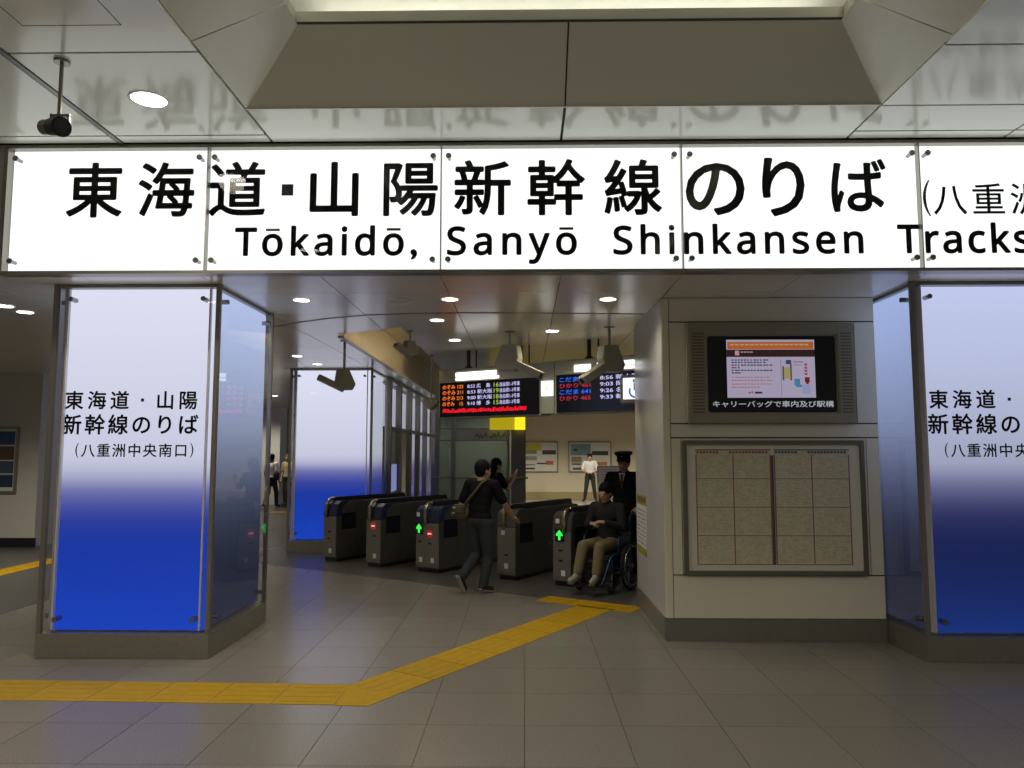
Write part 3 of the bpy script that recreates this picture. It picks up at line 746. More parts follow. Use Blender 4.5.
# surveillance cameras under the low ceiling
M_CAMB = mat('olive_camera_housing', (0.36,0.34,0.25), .45)
def ccd(label, x, y, z, rz, s=1.0, rod2=False, tilt=-25):
    t = thing('surveillance_camera', label, 'camera', (x,y,z), rz, 'surveillance cameras under the low ceiling')
    top = HC - z
    MB().cyl((0,0,.09*s),(0,0,top-.012),.016*s,n=10).build('rod', M_STEEL, t)
    MB().cyl((0,0,top-.016),(0,0,top-.001),.06*s,n=18).build('mount_plate', M_STEEL, t)
    if rod2: MB().cyl((-.14,0.02,.06),(-.14,0.02,top-.001),.012,n=8).build('cable_conduit', M_STEELD, t)
    R_ = Euler((rad(tilt),0,0)).to_matrix()
    b = MB().prism_x([(-.09,-.17),(-.13,-.02),(-.11,.13),(.07,.14),(.17,-.08),(.13,-.16)], -.075, .075)
    b.v = [tuple(Vector(v)*s) for v in b.v]
    b.build('housing', M_CAMB, t, bevel=.008*s)
    v = MB().box(-.085,.085,-.40,.02,-.02,.065)
    v.v = [tuple((R_ @ Vector(p) + Vector((0,-.02,-.09 if tilt > 0 else -.17)))*s) for p in v.v]
    v.build('camera_hood', M_CAMB, t, bevel=.006*s)
    l = MB().cyl((0,-.405,.02),(0,-.395,.02),.03,n=16)
    l.v = [tuple((R_ @ Vector(p) + Vector((0,-.02,-.09 if tilt > 0 else -.17)))*s) for p in l.v]
    l.build('lens', M_BLACK, t)
    return t
ccd('olive surveillance camera hanging before the column behind the gates', -2.40, 10.05, 2.72, rad(-72), .9, True, -25)
ccd('olive surveillance camera hanging before the left departure board', -.17, 9.30, 2.92, rad(66), 1.05, False, 25)
ccd('olive surveillance camera hanging before the right departure board', 1.02, 9.0, 2.87, rad(-62), 1.05, False, 32)
ccd('small surveillance camera hanging beside the ceiling trough', -1.40, 9.25, 3.03, rad(-40), .6)
ccd('small surveillance camera at the left end of the departure boards', -1.42, 11.6, 2.5, rad(40), .55)

# ================================================================== DEPARTURE BOARDS
BO = Vector((-1.245,11.215,0))           # left end, foot of the board plane
M_BOARDF = mat('board_housing_beige', (0.42,0.40,0.32), .45)
M_LEDBG = mat('led_black', (0.004,0.004,0.006), .25)
LED = {'o':emis('led_orange', (1.0,.20,.03), 1.1), 'w':emis('led_white', (.62,.58,1.0), 1.0), 'g':emis('led_green', (.45,.62,.10), .8),
       'r':emis('led_red', (1.0,.012,.03), 1.0), 'b':emis('led_blue', (.03,.16,1.0), 1.0), 'd':emis('led_crimson', (.55,.03,.07), .9)}
def board(label, s0, s1, z0, rows, header):
    o = BO + V*s0; w = s1-s0
    t = thing('departure_board', label, 'sign', (o.x,o.y,z0), RZ_GATE, 'departure boards over the gates')
    MB().box(-.03,w+.03,.012,.26,-.02,.70).build('housing', M_BOARDF, t, bevel=.006)
    d = MB().box(0,w,0,.02,0,.50).build('display', M_LEDBG, t)
    hd = MB().box(.0,w,0,.015,.505,.68).build('header', M_BOARDF, t)
    lb = MB()
    for x0,x1,a,b in header: lb.box(x0,x1,-.012,.001,a,b)
    lb.build('header_lamp', emis('header_light',(1.0,.98,.94),2.2), t)
    y = -.002
    for r, items in enumerate(rows):
        zb = .405 - r*.083
        for key, txt, x0, x1 in items:
            text_fit(s_ := MB(), txt, x0*w, x1*w, zb, zb+.062, y, bold=.012)
            s_.build('led_text', LED[key], d)
    for x in (.25*w, .78*w):
        MB().cyl((x,.13,.69),(x,.13,HC-z0),.028,n=12).build('hanger_pipe', M_BLACK, t)
        MB().cyl((x,.13,.69),(x,.13,.75),.085,.03,n=16).build('hanger_flange', M_BLACK, t)
        MB().cyl((x+.14,.13,.69),(x+.14,.13,HC-z0),.011,n=8).build('cable_conduit', M_BLACK, t)
    return t, d, w
R1 = [[('o','のぞみ 133',.03,.25),('w','8:52 広　島',.295,.53),('g','16',.565,.615),('w','自由席1-3号車',.625,.82)],
      [('o','のぞみ 211',.03,.25),('w','8:53 新大阪',.295,.55),('g','19',.565,.615),('w','自由席1-3号車',.625,.82)],
      [('o','のぞみ 213',.03,.25),('w','9:00 新大阪',.295,.55),('g','18',.565,.615),('w','自由席1-3号車',.625,.82)],
      [('o','のぞみ　15',.03,.25),('w','9:10 博　多',.295,.53),('g','15',.565,.615),('w','自由席1-3号車',.625,.82)]]
t, d, w = board('left departure board with four orange and white rows and a red line', 0, 1.72, 2.262, R1, [(.30,1.02,.58,.64),(.30,1.06,.525,.565)])
random.seed(5); s = MB(); x = .06
while x < .88*w:
    wd = random.uniform(.014,.03); hh = random.uniform(.035,.06); z = .055+random.uniform(0,.012)
    flat(s, x, x+wd, z, z+hh, -.002); x += wd+.006
s.build('led_ticker', LED['r'], d)
R2 = [[('b','こだま 637',.03,.30),('w','8:56 新大阪',.38,.70)],
      [('d','ひかり 461',.03,.30),('w','9:03 岡　山',.38,.70)],
      [('b','こだま 641',.03,.30),('w','9:26 名古屋',.38,.70)],
      [('d','ひかり 465',.03,.30),('w','9:33 新大阪',.38,.70)]]
board('right departure board with blue and red rows, half hidden by the wall', 1.99, 3.71, 2.272, R2, [(.28,.52,.53,.62),(.62,1.35,.585,.635),(.58,1.35,.53,.57)])
o = BO + V*1.855
ft = thing('board_filler', 'pale filler post with lit square sign between the departure boards', 'sign', (o.x,o.y,2.265), RZ_GATE)
MB().box(-.10,.10,.0,.2,0,.70).build('post', mat('filler_green_grey',(0.40,0.42,0.33),.5), ft, bevel=.004)
lp = MB().box(-.09,.09,-.02,0,.235,.44).build('lit_square', emis('lit_square_white',(1,1,.92),1.3), ft)
flat(MB(), -.02,.015,.325,.335,-.021).build('mark', M_PRINT, lp)
# wheelchair pictogram sign
o = BO + V*3.20 - U*.30
ws = thing('wheelchair_sign', 'grey hanging sign with lit wheelchair symbol at the wall edge', 'sign', (o.x,o.y,2.33), RZ_GATE)
MB().box(-.14,.30,0,.08,0,.36).build('housing', mat('sign_grey',(0.22,0.21,0.18),.5), ws, bevel=.02)
lw = MB().box(-.09,.26,-.006,.0,.06,.32).build('lit_panel', emis('pictogram_white',(.93,.97,1.0),1.2), ws)
MB().cyl((.08,.04,.36),(.08,.04,HC-2.33),.018,n=10).build('rod', M_STEELD, ws)
M_PICT = emis('pictogram_blue', lin((58,110,160)), 1.0)
s = MB(); flat(s, .04,.075,.265,.30,-.008)
for k in range(20):
    a0, a1 = rad(150+k*13), rad(150+(k+1)*13)
    s.add([(.07+.085*math.cos(a0),-.008,.155+.085*math.sin(a0)),(.07+.085*math.cos(a1),-.008,.155+.085*math.sin(a1)),(.07+.06*math.cos(a1),-.008,.155+.06*math.sin(a1)),(.07+.06*math.cos(a0),-.008,.155+.06*math.sin(a0))],[(0,1,2,3)])
flat(s,.05,.075,.17,.26,-.008); flat(s,.05,.14,.165,.185,-.008); flat(s,.125,.145,.10,.185,-.008); flat(s,.075,.12,.215,.23,-.008)
s.build('pictogram', M_PICT, lw)

# ================================================================== TICKET GATES
M_GBODY = mat('gate_body_grey', (0.085,0.082,0.074), .38, .2, noise=.04)
M_GFACE = mat('gate_front_metal', (0.26,0.25,0.215), .36, .55)
M_GBLUE = mat('gate_blue_plastic', (0.024,0.031,0.075), .25)
M_GWIN = mat('gate_dark_window', (0.012,0.013,0.022), .15)
M_GOLD = mat('gate_rail_champagne', (0.42,0.37,0.25), .22, .85)
M_RSIGN = emis('no_entry_red', lin((195,52,42)), .5); M_RBAR = emis('no_entry_bar', lin((240,200,190)), .9)
M_GSIGN = emis('arrow_green', (.05,1.0,.10), 1.1)
M_STICK = mat('sticker_white', (0.8,0.8,0.76), .5)
def disc(mb, x, z, r, y, n=18):
    return mb.add([(x+r*math.cos(2*PI*i/n), y, z+r*math.sin(2*PI*i/n)) for i in range(n)], [tuple(range(n))])
def gate(label, P_, w, signs, railx, cover=None, L=1.85):
    t = thing('ticket_gate', label, 'ticket gate', (P_[0],P_[1],.002), RZ_GATE, 'automatic ticket gates in a row')
    h = w/2
    MB().box(-h+.02,h-.02,.03,L-.03,0,.05).build('plinth', M_BLACK, t)
    MB().prism_x([(0.012,.05),(0.0,.12),(.0,.70),(.03,.90),(.10,.945),(L-.10,.945),(L-.02,.90),(L,.70),(L,.05)], -h, h).build('body', M_GBODY, t, bevel=.012)
    ff = MB().prism_x([(-.008,.07),(-.012,.12),(-.012,.71),(.004,.71),(.004,.07)], -h+.006, h-.006).build('front_plate', M_GFACE, t, bevel=.004)
    MB().prism_x([(-.014,.715),(.012,.905),(.095,.957),(.26,.957),(.20,.90),(.13,.86),(.11,.715)], -h-.004, h+.004).build('corner_cover', cover or M_GBLUE, t, bevel=.01)
    MB().box(h-.001,h+.004,.10,.42,.50,.76).build('side_window', M_GWIN, t)
    MB().box(h-.001,h+.003,.44,.452,.08,.90).build('panel_seam', M_GAP, t)
    MB().box(h-.001,h+.003,.43,1.70,.60,.606).build('panel_seam', M_GAP, t)
    MB().cyl((h,.9,.42),(h+.006,.9,.42),.022,n=14).build('lock', M_STEEL, t)
    rb = MB().box(railx-.055,railx+.055,.12,L-.03,.948,1.018).build('handrail', M_BLACK, t, bevel=.016)
    pts = [(railx,-.03,.70),(railx,-.035,.80),(railx,-.032,.88)]
    for k in range(7):
        a = rad(k*15); pts.append((railx,.085-.117*math.cos(a),.88+.113*math.sin(a)))
    pts += [(railx,.16,.993),(railx,.24,.993)]
    MB().tube(pts, .026, 10).build('rail_end', M_GOLD, t, smooth=True)
    pb = [(railx,L-.15,.99),(railx,L-.02,.985),(railx,L+.03,.93),(railx,L+.035,.75)]
    MB().tube(pb, .026, 10).build('rail_end', M_GOLD, t, smooth=True)
    MB().box(-h+.05,h-.05,.30,.62,.945,.957).build('card_reader', M_GBLUE, t, bevel=.004)
    y = -.0135
    for kind, x, z in signs:
        if kind == 'red':
            q = MB().cyl((x,-.012,z),(x,-.020,z),.058,n=20).build('no_entry_light', M_RSIGN, t)
            flat(MB(), x-.036,x+.036,z-.010,z+.012,-.021).build('bar', M_RBAR, q)
        if kind == 'arrow':
            q = MB().box(x-.065,x+.065,-.022,-.011,z-.085,z+.085).build('arrow_display', M_BLACK, t)
            s_ = MB(); s_.add([(x-.05,-.0235,z+.012),(x+.05,-.0235,z+.012),(x,-.0235,z+.068)],[(0,1,2)])
            flat(s_, x-.018,x+.018,z-.066,z+.014,-.0235); flat(s_, x-.05,x-.022,z-.012,z+.012,-.0235); flat(s_, x+.022,x+.05,z-.012,z+.012,-.0235)
            s_.build('arrow', M_GSIGN, q)
        if kind == 'sticker':
            q = MB().box(x-.03,x+.03,-.0155,-.012,z-.035,z+.035).build('number_sticker', M_STICK, t)
        if kind == 'slot':
            MB().box(x-.03,x+.03,-.0145,-.012,z-.012,z+.012).build('slot', M_BLACK, t)
        if kind == 'badge':
            MB().box(x-.028,x+.028,-.019,-.012,z-.03,z+.03).build('reader_badge', M_STICK, t)
    return t
gate('ticket gate nearest the backlit column, dark indicator, leftmost of the row', (-3.13,12.38), .30, [('slot',.0,.47),('sticker',.02,.17),('slot',-.02,.36)], -.06)
gate('second ticket gate from the backlit column with one red no-entry light', (-2.30,11.76), .31, [('red',.0,.62),('slot',.02,.47),('sticker',.03,.17)], -.06)
gate('wide ticket gate with both a green arrow and a red no-entry light', (-1.41,11.25), .44, [('arrow',-.15,.63),('red',.05,.56),('slot',-.14,.44),('slot',.05,.42),('sticker',-.12,.18),('sticker',.10,.18),('badge',-.17,.83)], -.02)
gate('ticket gate that the man in the black T-shirt is reaching for', (-.24,10.62), .31, [('sticker',.0,.19),('slot',.0,.34),('badge',-.05,.64)], -.03, M_GBODY)
gate('ticket gate with one green arrow beside the wheelchair user, rightmost of the row', (.50,10.14), .28, [('arrow',-.03,.66),('slot',-.02,.46),('slot',-.02,.33),('sticker',.02,.17),('badge',-.06,.84)], .05, M_GBODY)

# ================================================================== GLASS FACADE LEFT OF THE HALL
fac = struct(MB().box(-2.72,-2.66,14.9,24,HC-.06,HC).build('window_1', M_STEELD), 'tall glazed screen with steel mullions behind the gates', 'window')
posts = [15.05,16.3,17.8,19.2,20.6,22.6,23.9]
for y in posts: MB().box(-2.75,-2.63,y-.07,y+.07,0,HC-.06).build('mullion', M_STEEL, fac)
P_FP = printmat('print_far_panel', STOP_L, .8, 3.2)
for k, (a, b) in enumerate(zip(posts[:-1], posts[1:])):
    MB().box(-2.70,-2.69,a+.07,b-.07,.05,HC-.06).build('glass_pane', M_GLASS, fac)
    MB().box(-2.73,-2.65,a+.07,b-.07,2.18,2.26).build('transom', M_STEELD, fac)
MB().box(-2.98,-2.96,15.1,19.0,2.3,HC-.06).build('frosted_panel', P_FP, fac)
MB().box(-2.98,-2.96,19.3,23.8,.1,HC-.06).build('frosted_panel', P_FP, fac)
MB().box(-2.685,-2.68,15.35,16.05,.95,1.5).build('door_notice', emis('door_notice_blue', lin((140,150,205)), .7), fac)

# ================================================================== GLASS ENCLOSURE BEHIND THE GATES
en = thing('glass_enclosure', 'grey glazed lift enclosure with handrail behind the gates', 'enclosure', (-1.02,18.0,0))
def ep(mb, name, m, par=en, **k):
    mb.v = [(x+1.02, y-18.0, z) for x,y,z in mb.v]; return mb.build(name, m, par, **k)
for x0, x1 in ((-2.10,-2.0),(-1.72,-1.62),(-.40,-.34)): ep(MB().box(x0,x1,17.95,18.07,0,HC-.002), 'post', M_STEELD)
ep(MB().box(-.30,.04,17.9,20.5,0,HC-.002), 'end_wall', mat('enclosure_grey',(0.16,0.155,0.15),.4))
ep(MB().box(-2.0,-1.72,17.99,18.0,0,HC), 'glass_pane', M_GLASSG); ep(MB().box(-1.62,-.40,17.99,18.0,0,HC), 'glass_pane', M_GLASSG)
ep(MB().box(-2.05,-2.03,18.07,20.5,0,HC), 'glass_pane', M_GLASSG)
for z in (2.02, 2.30): ep(MB().box(-2.0,-.34,17.96,18.02,z-.012,z+.012), 'transom', M_STEELD)
ep(MB().tube([(-2.1,17.86,1.15),(.09,17.86,1.15)], .022, 8), 'handrail', M_GOLD)
ep(MB().box(-2.1,.04,20.4,20.5,0,HC), 'back_wall', mat('enclosure_back',(0.28,0.28,0.25),.5))
ep(MB().box(-1.63,-.36,17.975,17.985,2.03,2.29), 'painted_reflection', mat('painted_reflection',(0.45,0.47,0.44),.4))  # reflection in the glass, painted as a pale strip
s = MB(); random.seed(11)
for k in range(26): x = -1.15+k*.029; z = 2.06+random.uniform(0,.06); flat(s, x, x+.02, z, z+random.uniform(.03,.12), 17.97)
ep(s, 'reflection_marks', mat('reflection_mark_tone',(0.12,0.13,0.12),.6))  # dark marks painting the lettering mirrored in the glass
ys = thing('exit_sign', 'yellow lit sign on top of the glazed lift enclosure', 'sign', (-.4,17.82,2.27))
at(MB().box(-.80,-.22,17.78,17.88,2.27,2.60), ys, 'panel', mat('exit_yellow',(0.75,0.62,0.02),.4, emit=(.75,.60,.01), estr=.45))
at(MB().box(-.215,.03,17.76,17.88,2.27,2.62), ys, 'lit_cell', emis('exit_yellow_lit',(1.0,.80,.02),1.1))
hy_s = thing('overhead_yellow_sign', 'long yellow exit sign hung behind the departure boards', 'sign', (1.2,15.0,2.62))
at(MB().box(-.4,3.4,15.0,15.12,2.62,2.92), hy_s, 'panel', mat('exit_yellow2',(0.75,0.60,0.03),.4, emit=(.75,.55,.02), estr=.22))
at(MB().box(-.4,3.4,14.98,15.0,2.60,2.62), hy_s, 'edge', M_STEELD)
for x in (.2,2.8): at(MB().cyl((x,15.06,2.92),(x,15.06,HC),.02,n=8), hy_s, 'rod', M_BLACK)

# ================================================================== FAR WALLS
struct(MB().box(-3.6,12,29,29.3,0,HC).build('wall_back', M_CREAM), 'cream far wall with posters', 'wall')
struct(MB().box(-3.6,12,28.97,29,0,.25).build('baseboard_back', mat('far_base',(0.35,0.29,0.14),.4)), 'ochre baseboard of far wall', 'baseboard')
struct(MB().box(-16,-3.6,30,30.3,0,HC).build('wall_far_passage', mat('far_white_wall',(0.62,0.62,0.60),.6)), 'pale wall at end of left passage', 'wall')
struct(MB().box(-8.9,-8.2,25.5,26.2,0,HC).build('wall_pier', mat('pier_white',(0.66,0.65,0.62),.5)), 'white pier in left passage', 'wall')
def poster(label, x0, x1, z0, z1, y, blocks, frame=M_STEELD, paper=(0.66,0.66,0.58)):
    t = thing('wall_poster', label, 'poster', ((x0+x1)/2,y,z0), 0)
    at(frame_ring(x0-.04,x1+.04,z0-.04,z1+.04,x0,x1,z0,z1,y-.05,y), t, 'frame', frame)
    sh = at(MB().box(x0,x1,y-.02,y,z0,z1), t, 'sheet', mat('poster_paper_%d' % len(MATS), paper, .5))
    w, h = x1-x0, z1-z0
    for k, (a,b,c,d,colr) in enumerate(blocks):
        at(flat(MB(), x0+a*w, x0+b*w, z0+c*h, z0+d*h, y-.021-.0005*k), t, 'print', mat('poster_ink_%d_%d_%d' % colr, lin(colr), .6), sh)
    return t
poster('white poster with a yellow arc and red logo beside the lift enclosure', -.14,1.25,1.03,2.11,29, [(.0,.58,.72,.97,(196,188,60)),(.1,.45,.60,.74,(150,150,120)),(.60,.97,.58,.73,(70,60,66)),(.70,.90,.22,.36,(196,90,80)),(.45,.72,.24,.29,(60,50,50)),(.02,.40,.06,.12,(60,60,56)),(.02,.40,.20,.24,(110,110,96)),(.02,.45,.38,.52,(150,150,140))])
poster('white poster with a blue sky picture behind the man in the white shirt', 1.72,3.27,1.03,2.11,29, [(.03,.52,.55,.95,(120,150,160)),(.05,.30,.30,.50,(150,140,100)),(.55,.95,.55,.70,(66,58,72)),(.65,.92,.20,.32,(190,120,70)),(.05,.28,.22,.27,(50,50,52)),(.08,.30,.04,.12,(96,96,92)),(.1,.2,.70,.78,(60,70,80))])
poster('narrow framed picture poster in the left passage', -9.0,-8.55,.95,2.15,29.9, [(.1,.9,.5,.95,(60,66,76)),(.1,.9,.1,.45,(120,104,80))])
eb = thing('easel_notice', 'white notice board on legs behind the uniformed man', 'notice board', (2.55,25.0,0))
at(MB().box(2.42,3.2,25.0,25.03,.66,1.26), eb, 'panel', mat('easel_white',(0.62,0.62,0.66),.5))
at(MB().box(2.39,2.42,24.99,25.04,0,1.30), eb, 'leg', M_STEELD); at(MB().box(3.2,3.23,24.99,25.04,0,1.30), eb, 'leg', M_STEELD)
at(MB().box(2.42,3.2,24.99,25.04,1.26,1.30), eb, 'top_bar', M_STEELD)
s = MB()
for k in range(6): flat(s, 2.50, 2.50+.5+.05*(k%3), 1.17-k*.085, 1.20-k*.085, 24.998)
at(s, eb, 'print', mat('easel_ink',(.35,.35,.42),.6))
# left passage wall with poster, seen past the left column
struct(MB().box(-15,-9.05,14.1,18,.0,HC).build('wall_left', mat('left_wall_enamel',(0.56,0.54,0.47),.35)), 'beige passage wall left of the left column', 'wall')
struct(MB().box(-15.1,-9.02,14.07,14.1,0,.17).build('baseboard_left', M_BLACK), 'black baseboard of the left passage wall', 'baseboard')
struct(MB().box(-15,-8.72,19,19.4,0,HC).build('wall_left_far', mat('left_wall_far',(0.50,0.51,0.50),.35)), 'grey wall further back in left passage', 'wall')
poster('framed poster of four blue pictures on the left passage wall', -10.1,-9.47,1.03,2.18,14.1, [(.05,.95,.74,.96,(52,84,130)),(.05,.95,.5,.72,(96,80,62)),(.05,.95,.28,.48,(70,86,104)),(.05,.95,.06,.26,(44,56,84))], frame=M_STEEL)

# ================================================================== PEOPLE
M_SKIN = mat('skin', (0.45,0.27,0.18), .5); M_HAIR = mat('black_hair', (0.010,0.009,0.009), .5, spec=.08, bump=.4, bscale=90)
def remesh(mb, name, m, parent, vox=.01, smooth=3):
    me = bpy.data.meshes.new(name); me.from_pydata(mb.v, [], mb.f)
    o = bpy.data.objects.new(name, me); COL.objects.link(o)
    md = o.modifiers.new('r','REMESH'); md.mode = 'VOXEL'; md.voxel_size = vox
    sm = o.modifiers.new('s','SMOOTH'); sm.factor = .5; sm.iterations = smooth
    dg = bpy.context.evaluated_depsgraph_get(); dg.update()
    m2 = bpy.data.meshes.new_from_object(o.evaluated_get(dg)); m2.name = name
    bpy.data.objects.remove(o); bpy.data.meshes.remove(me)
    for p in m2.polygons: p.use_smooth = True
    m2.materials.clear(); m2.materials.append(m)
    return obj(name, m2, parent)
def hand(mb, wrist, d, n, side, curl=35, s=1.0):
    """palm and five fingers; d = pointing direction, n = palm normal, side = +1 when the thumb lies along n x d"""
    w = Vector(wrist); d = Vector(d).normalized(); n = Vector(n); n = (n-d*n.dot(d)).normalized(); a = d.cross(n)*side
    mb.cap(w, .024*s, w+d*.03*s, .026*s, 10)
    for k in range(4):
        base = w + d*.03*s + a*(.027-.018*k)*s
        kn = w + d*(.088-.004*abs(k-1))*s + a*(.030-.020*k)*s
        mb.cap(base, .015*s, kn, .0115*s, 8)
        L_ = (.068,.078,.072,.055)[k]*s; p = kn; ang_ = 0
        for q in range(3):
            ang_ += rad(curl)
            e = p + (d*math.cos(ang_) + n*math.sin(ang_))*L_*(.45,.30,.25)[q]
            mb.cap(p, (.0098-.001*q)*s, e, (.0090-.001*q)*s, 8); p = e
    p0 = w + d*.025*s + a*.025*s; p1 = p0 + (d*.55+a*.75+n*.25).normalized()*.045*s; p2 = p1 + (d*.85+a*.25+n*.4).normalized()*.038*s
    mb.cap(p0,.014*s,p1,.0115*s,8); mb.cap(p1,.0112*s,p2,.009*s,8)
def head(mb, c, yaw=0, pitch=0, s=1.0):
    R_ = (Matrix.Rotation(yaw,3,'Z') @ Matrix.Rotation(pitch,3,'X')); c = Vector(c)
    P_ = lambda x,y,z: c + R_ @ Vector((x,y,z))*s
    mb.ell(c + R_ @ Vector((0,-.012,.035))*s, (.076*s,.094*s,.088*s), R_)       # skull
    mb.ell(c + R_ @ Vector((0,.018,-.035))*s, (.060*s,.072*s,.085*s), R_)       # face
    mb.ell(P_(0,.045,-.095), (.032*s,.034*s,.028*s), R_)                        # chin
    mb.cap(P_(0,.088,.0), .010*s, P_(0,.102,-.035), .014*s, 8)                  # nose
    mb.cap(P_(-.035,.078,.012), .012*s, P_(.035,.078,.012), .012*s, 8)          # brow
    mb.cap(P_(-.018,.082,-.066), .009*s, P_(.018,.082,-.066), .009*s, 8)        # lips
    for sx in (-1,1): mb.ell(P_(sx*.077,-.005,-.008), (.010*s,.020*s,.032*s), R_)
    return P_, R_
def face_parts(root, P_, s=1.0):
    for sx in (-1,1): MB().ell(P_(sx*.030,.079,-.006), (.013*s,.007*s,.008*s), None, 10, 6).build('eye', M_BLACK, root, smooth=True)
    MB().cap(P_(-.02,.089,-.067), .0035, P_(.02,.089,-.067), .0035, 6).build('mouth', mat('lips',(0.25,0.08,0.07),.5), root)
def person(label, loc, heading, J, cloth, h=1.0, vox=.011, face=True, group=None):
    """J: joint dictionary in metres, local +Y forward. One continuous body; clothes, shoes and hair are children"""
    rz = math.atan2(-heading[0], heading[1])
    t = thing('person', label, 'person', loc, rz, group)
    b = MB(); top = MB(); bot = MB(); hd = J['head']
    pel, wai, che, nek = [Vector(J[k]) for k in ('pelvis','waist','chest','neck')]
    wide = J.get('w', 1.0)
    for mb, e in ((b,0),(top,.016)):
        mb.ell(che, (.160*wide+e,.105+e,.15+e)); mb.ell((che+wai)/2, (.145*wide+e,.10+e,.15+e)); mb.ell(wai, (.138*wide+e,.098+e,.13+e))
    b.ell(pel, (.158*wide,.112,.12)); bot.ell(pel, (.172*wide,.128,.125))
    if cloth.get('untucked', True): top.ell((wai+pel)/2 + (pel-wai)*.22, (.172*wide,.126,.11))
    else: bot.ell((pel+wai)/2, (.155*wide,.115,.10))
    b.cap(che+Vector((0,0,.08)), .075, nek, .055); b.cap(nek, .054, Vector(hd)+Vector((0,-.01,-.07)), .052)
    if cloth.get('collar'): top.cap(che+Vector((0,0,.10)), .09, nek+Vector((0,-.005,-.02)), .066)
    for sd in ('l','r'):
        sh, el, wr = [Vector(J[k+sd]) for k in ('sh','el','wr')]
        hp, kn, an, to = [Vector(J[k+sd]) for k in ('hip','kn','an','toe')]
        b.cap(che+Vector((0,0,.07)), .08, sh, .058); b.chain([sh,el,wr], [.050,.040,.027])
        top.cap(che+Vector((0,0,.07)), .098, sh, .072)
        if cloth['sleeve'] == 'long': top.chain([sh,el,wr-(wr-el)*.06], [.070,.056,.042])
        else: top.cap(sh, .070, sh.lerp(el,.78), .066)
        hdir = Vector(J.get('hd'+sd, (wr-el))); hn = Vector(J.get('hn'+sd, (0,0,-1)))
        hand(b, wr, hdir, hn, 1 if sd=='r' else -1, J.get('curl'+sd, 28))
        b.cap(pel, .10, hp, .088); b.chain([hp,kn,an], [.082,.054,.038]); b.cap(an, .036, to, .026)
        if cloth['legs'] == 'trousers':
            bot.cap(pel, .115, hp, .102); bot.chain([hp,kn,an+(kn-an)*.10], [.100,.074,.062])
        elif cloth['legs'] == 'skirt':
            bot.cap(pel, .125, hp, .11); bot.cap(hp, .115, hp.lerp(kn,.95), .12)
        # shoes
        fw = (to-an); fw.z = 0; fw = (to-an).normalized()
        s_ = MB().cap(an-Vector((0,0,.005))-fw*.025, .044, to, .036).cap(an-fw*.03-Vector((0,0,.02)), .040, an+Vector((0,0,.03)), .042)
        remesh(s_, 'shoe', cloth['shoe'], t, max(vox,.010), 2)
        up = Vector((0,0,1)); side = fw.cross(up).normalized(); dn = side.cross(fw).normalized()
        if dn.z > 0: dn = -dn
        so = MB(); a0 = an - fw*.065 + dn*.048; a1 = to + fw*.03 + dn*.033
        q = [a0-side*.035, a1-side*.036, a1+side*.036, a0+side*.035]
        so.slab(q, .016, tuple(-dn)).build('sole', cloth['sole'], t, bevel=.006)
    P_, R_ = head(b, hd, J.get('hyaw',0), J.get('hpitch',0))
    remesh(b, 'body', M_SKIN, t, vox)
    remesh(top, 'top', cloth['top'], t, vox); remesh(bot, cloth['legs'], cloth['bottom'], t, vox)
    hr = MB(); hk = cloth.get('hair','short')
    hr.ell(P_(0,-.022,.05), (.093,.108,.098), R_); hr.ell(P_(0,-.050,-.005), (.080,.070,.085), R_)
    if hk == 'short':
        for k in range(14):
            a = 2*PI*k/14; hr.cap(P_(0,-.02,.09), .04, P_(.070*math.cos(a),-.022+.085*math.sin(a)*(.9 if math.sin(a)>0 else 1),.062-.055*(math.sin(a)<.35)), .022, 8)
    if hk == 'long':
        hr.cap(P_(0,-.05,.03), .085, P_(0,-.075,-.12), .075); hr.cap(P_(0,-.075,-.12), .075, P_(0,-.085,-.27), .05)
    if hk != 'none': remesh(hr, 'hair', cloth.get('haircol', M_HAIR), t, max(vox*.9,.009), 2)
    if face: face_parts(t, P_)
    return t, P_, R_
M_TEE = mat('black_tshirt', (0.010,0.010,0.012), .8, spec=.08, bump=.3, bscale=25); M_JEANS = mat('grey_jeans', (0.042,0.048,0.053), .8, spec=.08, noise=.15, nscale=25, bump=.4, bscale=22)
M_SOLE = mat('shoe_sole_pale', (0.42,0.38,0.32), .6); M_SHOEB = mat('black_canvas', (0.014,0.013,0.013), .7)
STAND = dict(pelvis=(0,0,.92), waist=(0,.0,1.06), chest=(0,0,1.27), neck=(0,0,1.45), head=(0,.02,1.555),
    shl=(-.185,0,1.37), shr=(.185,0,1.37), ell=(-.23,-.02,1.09), elr=(.23,-.02,1.09), wrl=(-.24,.06,.85), wrr=(.24,.06,.85),
    hipl=(-.09,0,.88), hipr=(.09,0,.88), knl=(-.10,.02,.47), knr=(.10,.02,.47), anl=(-.105,-.02,.085), anr=(.105,-.02,.085), toel=(-.12,.13,.037), toer=(.12,.13,.037))
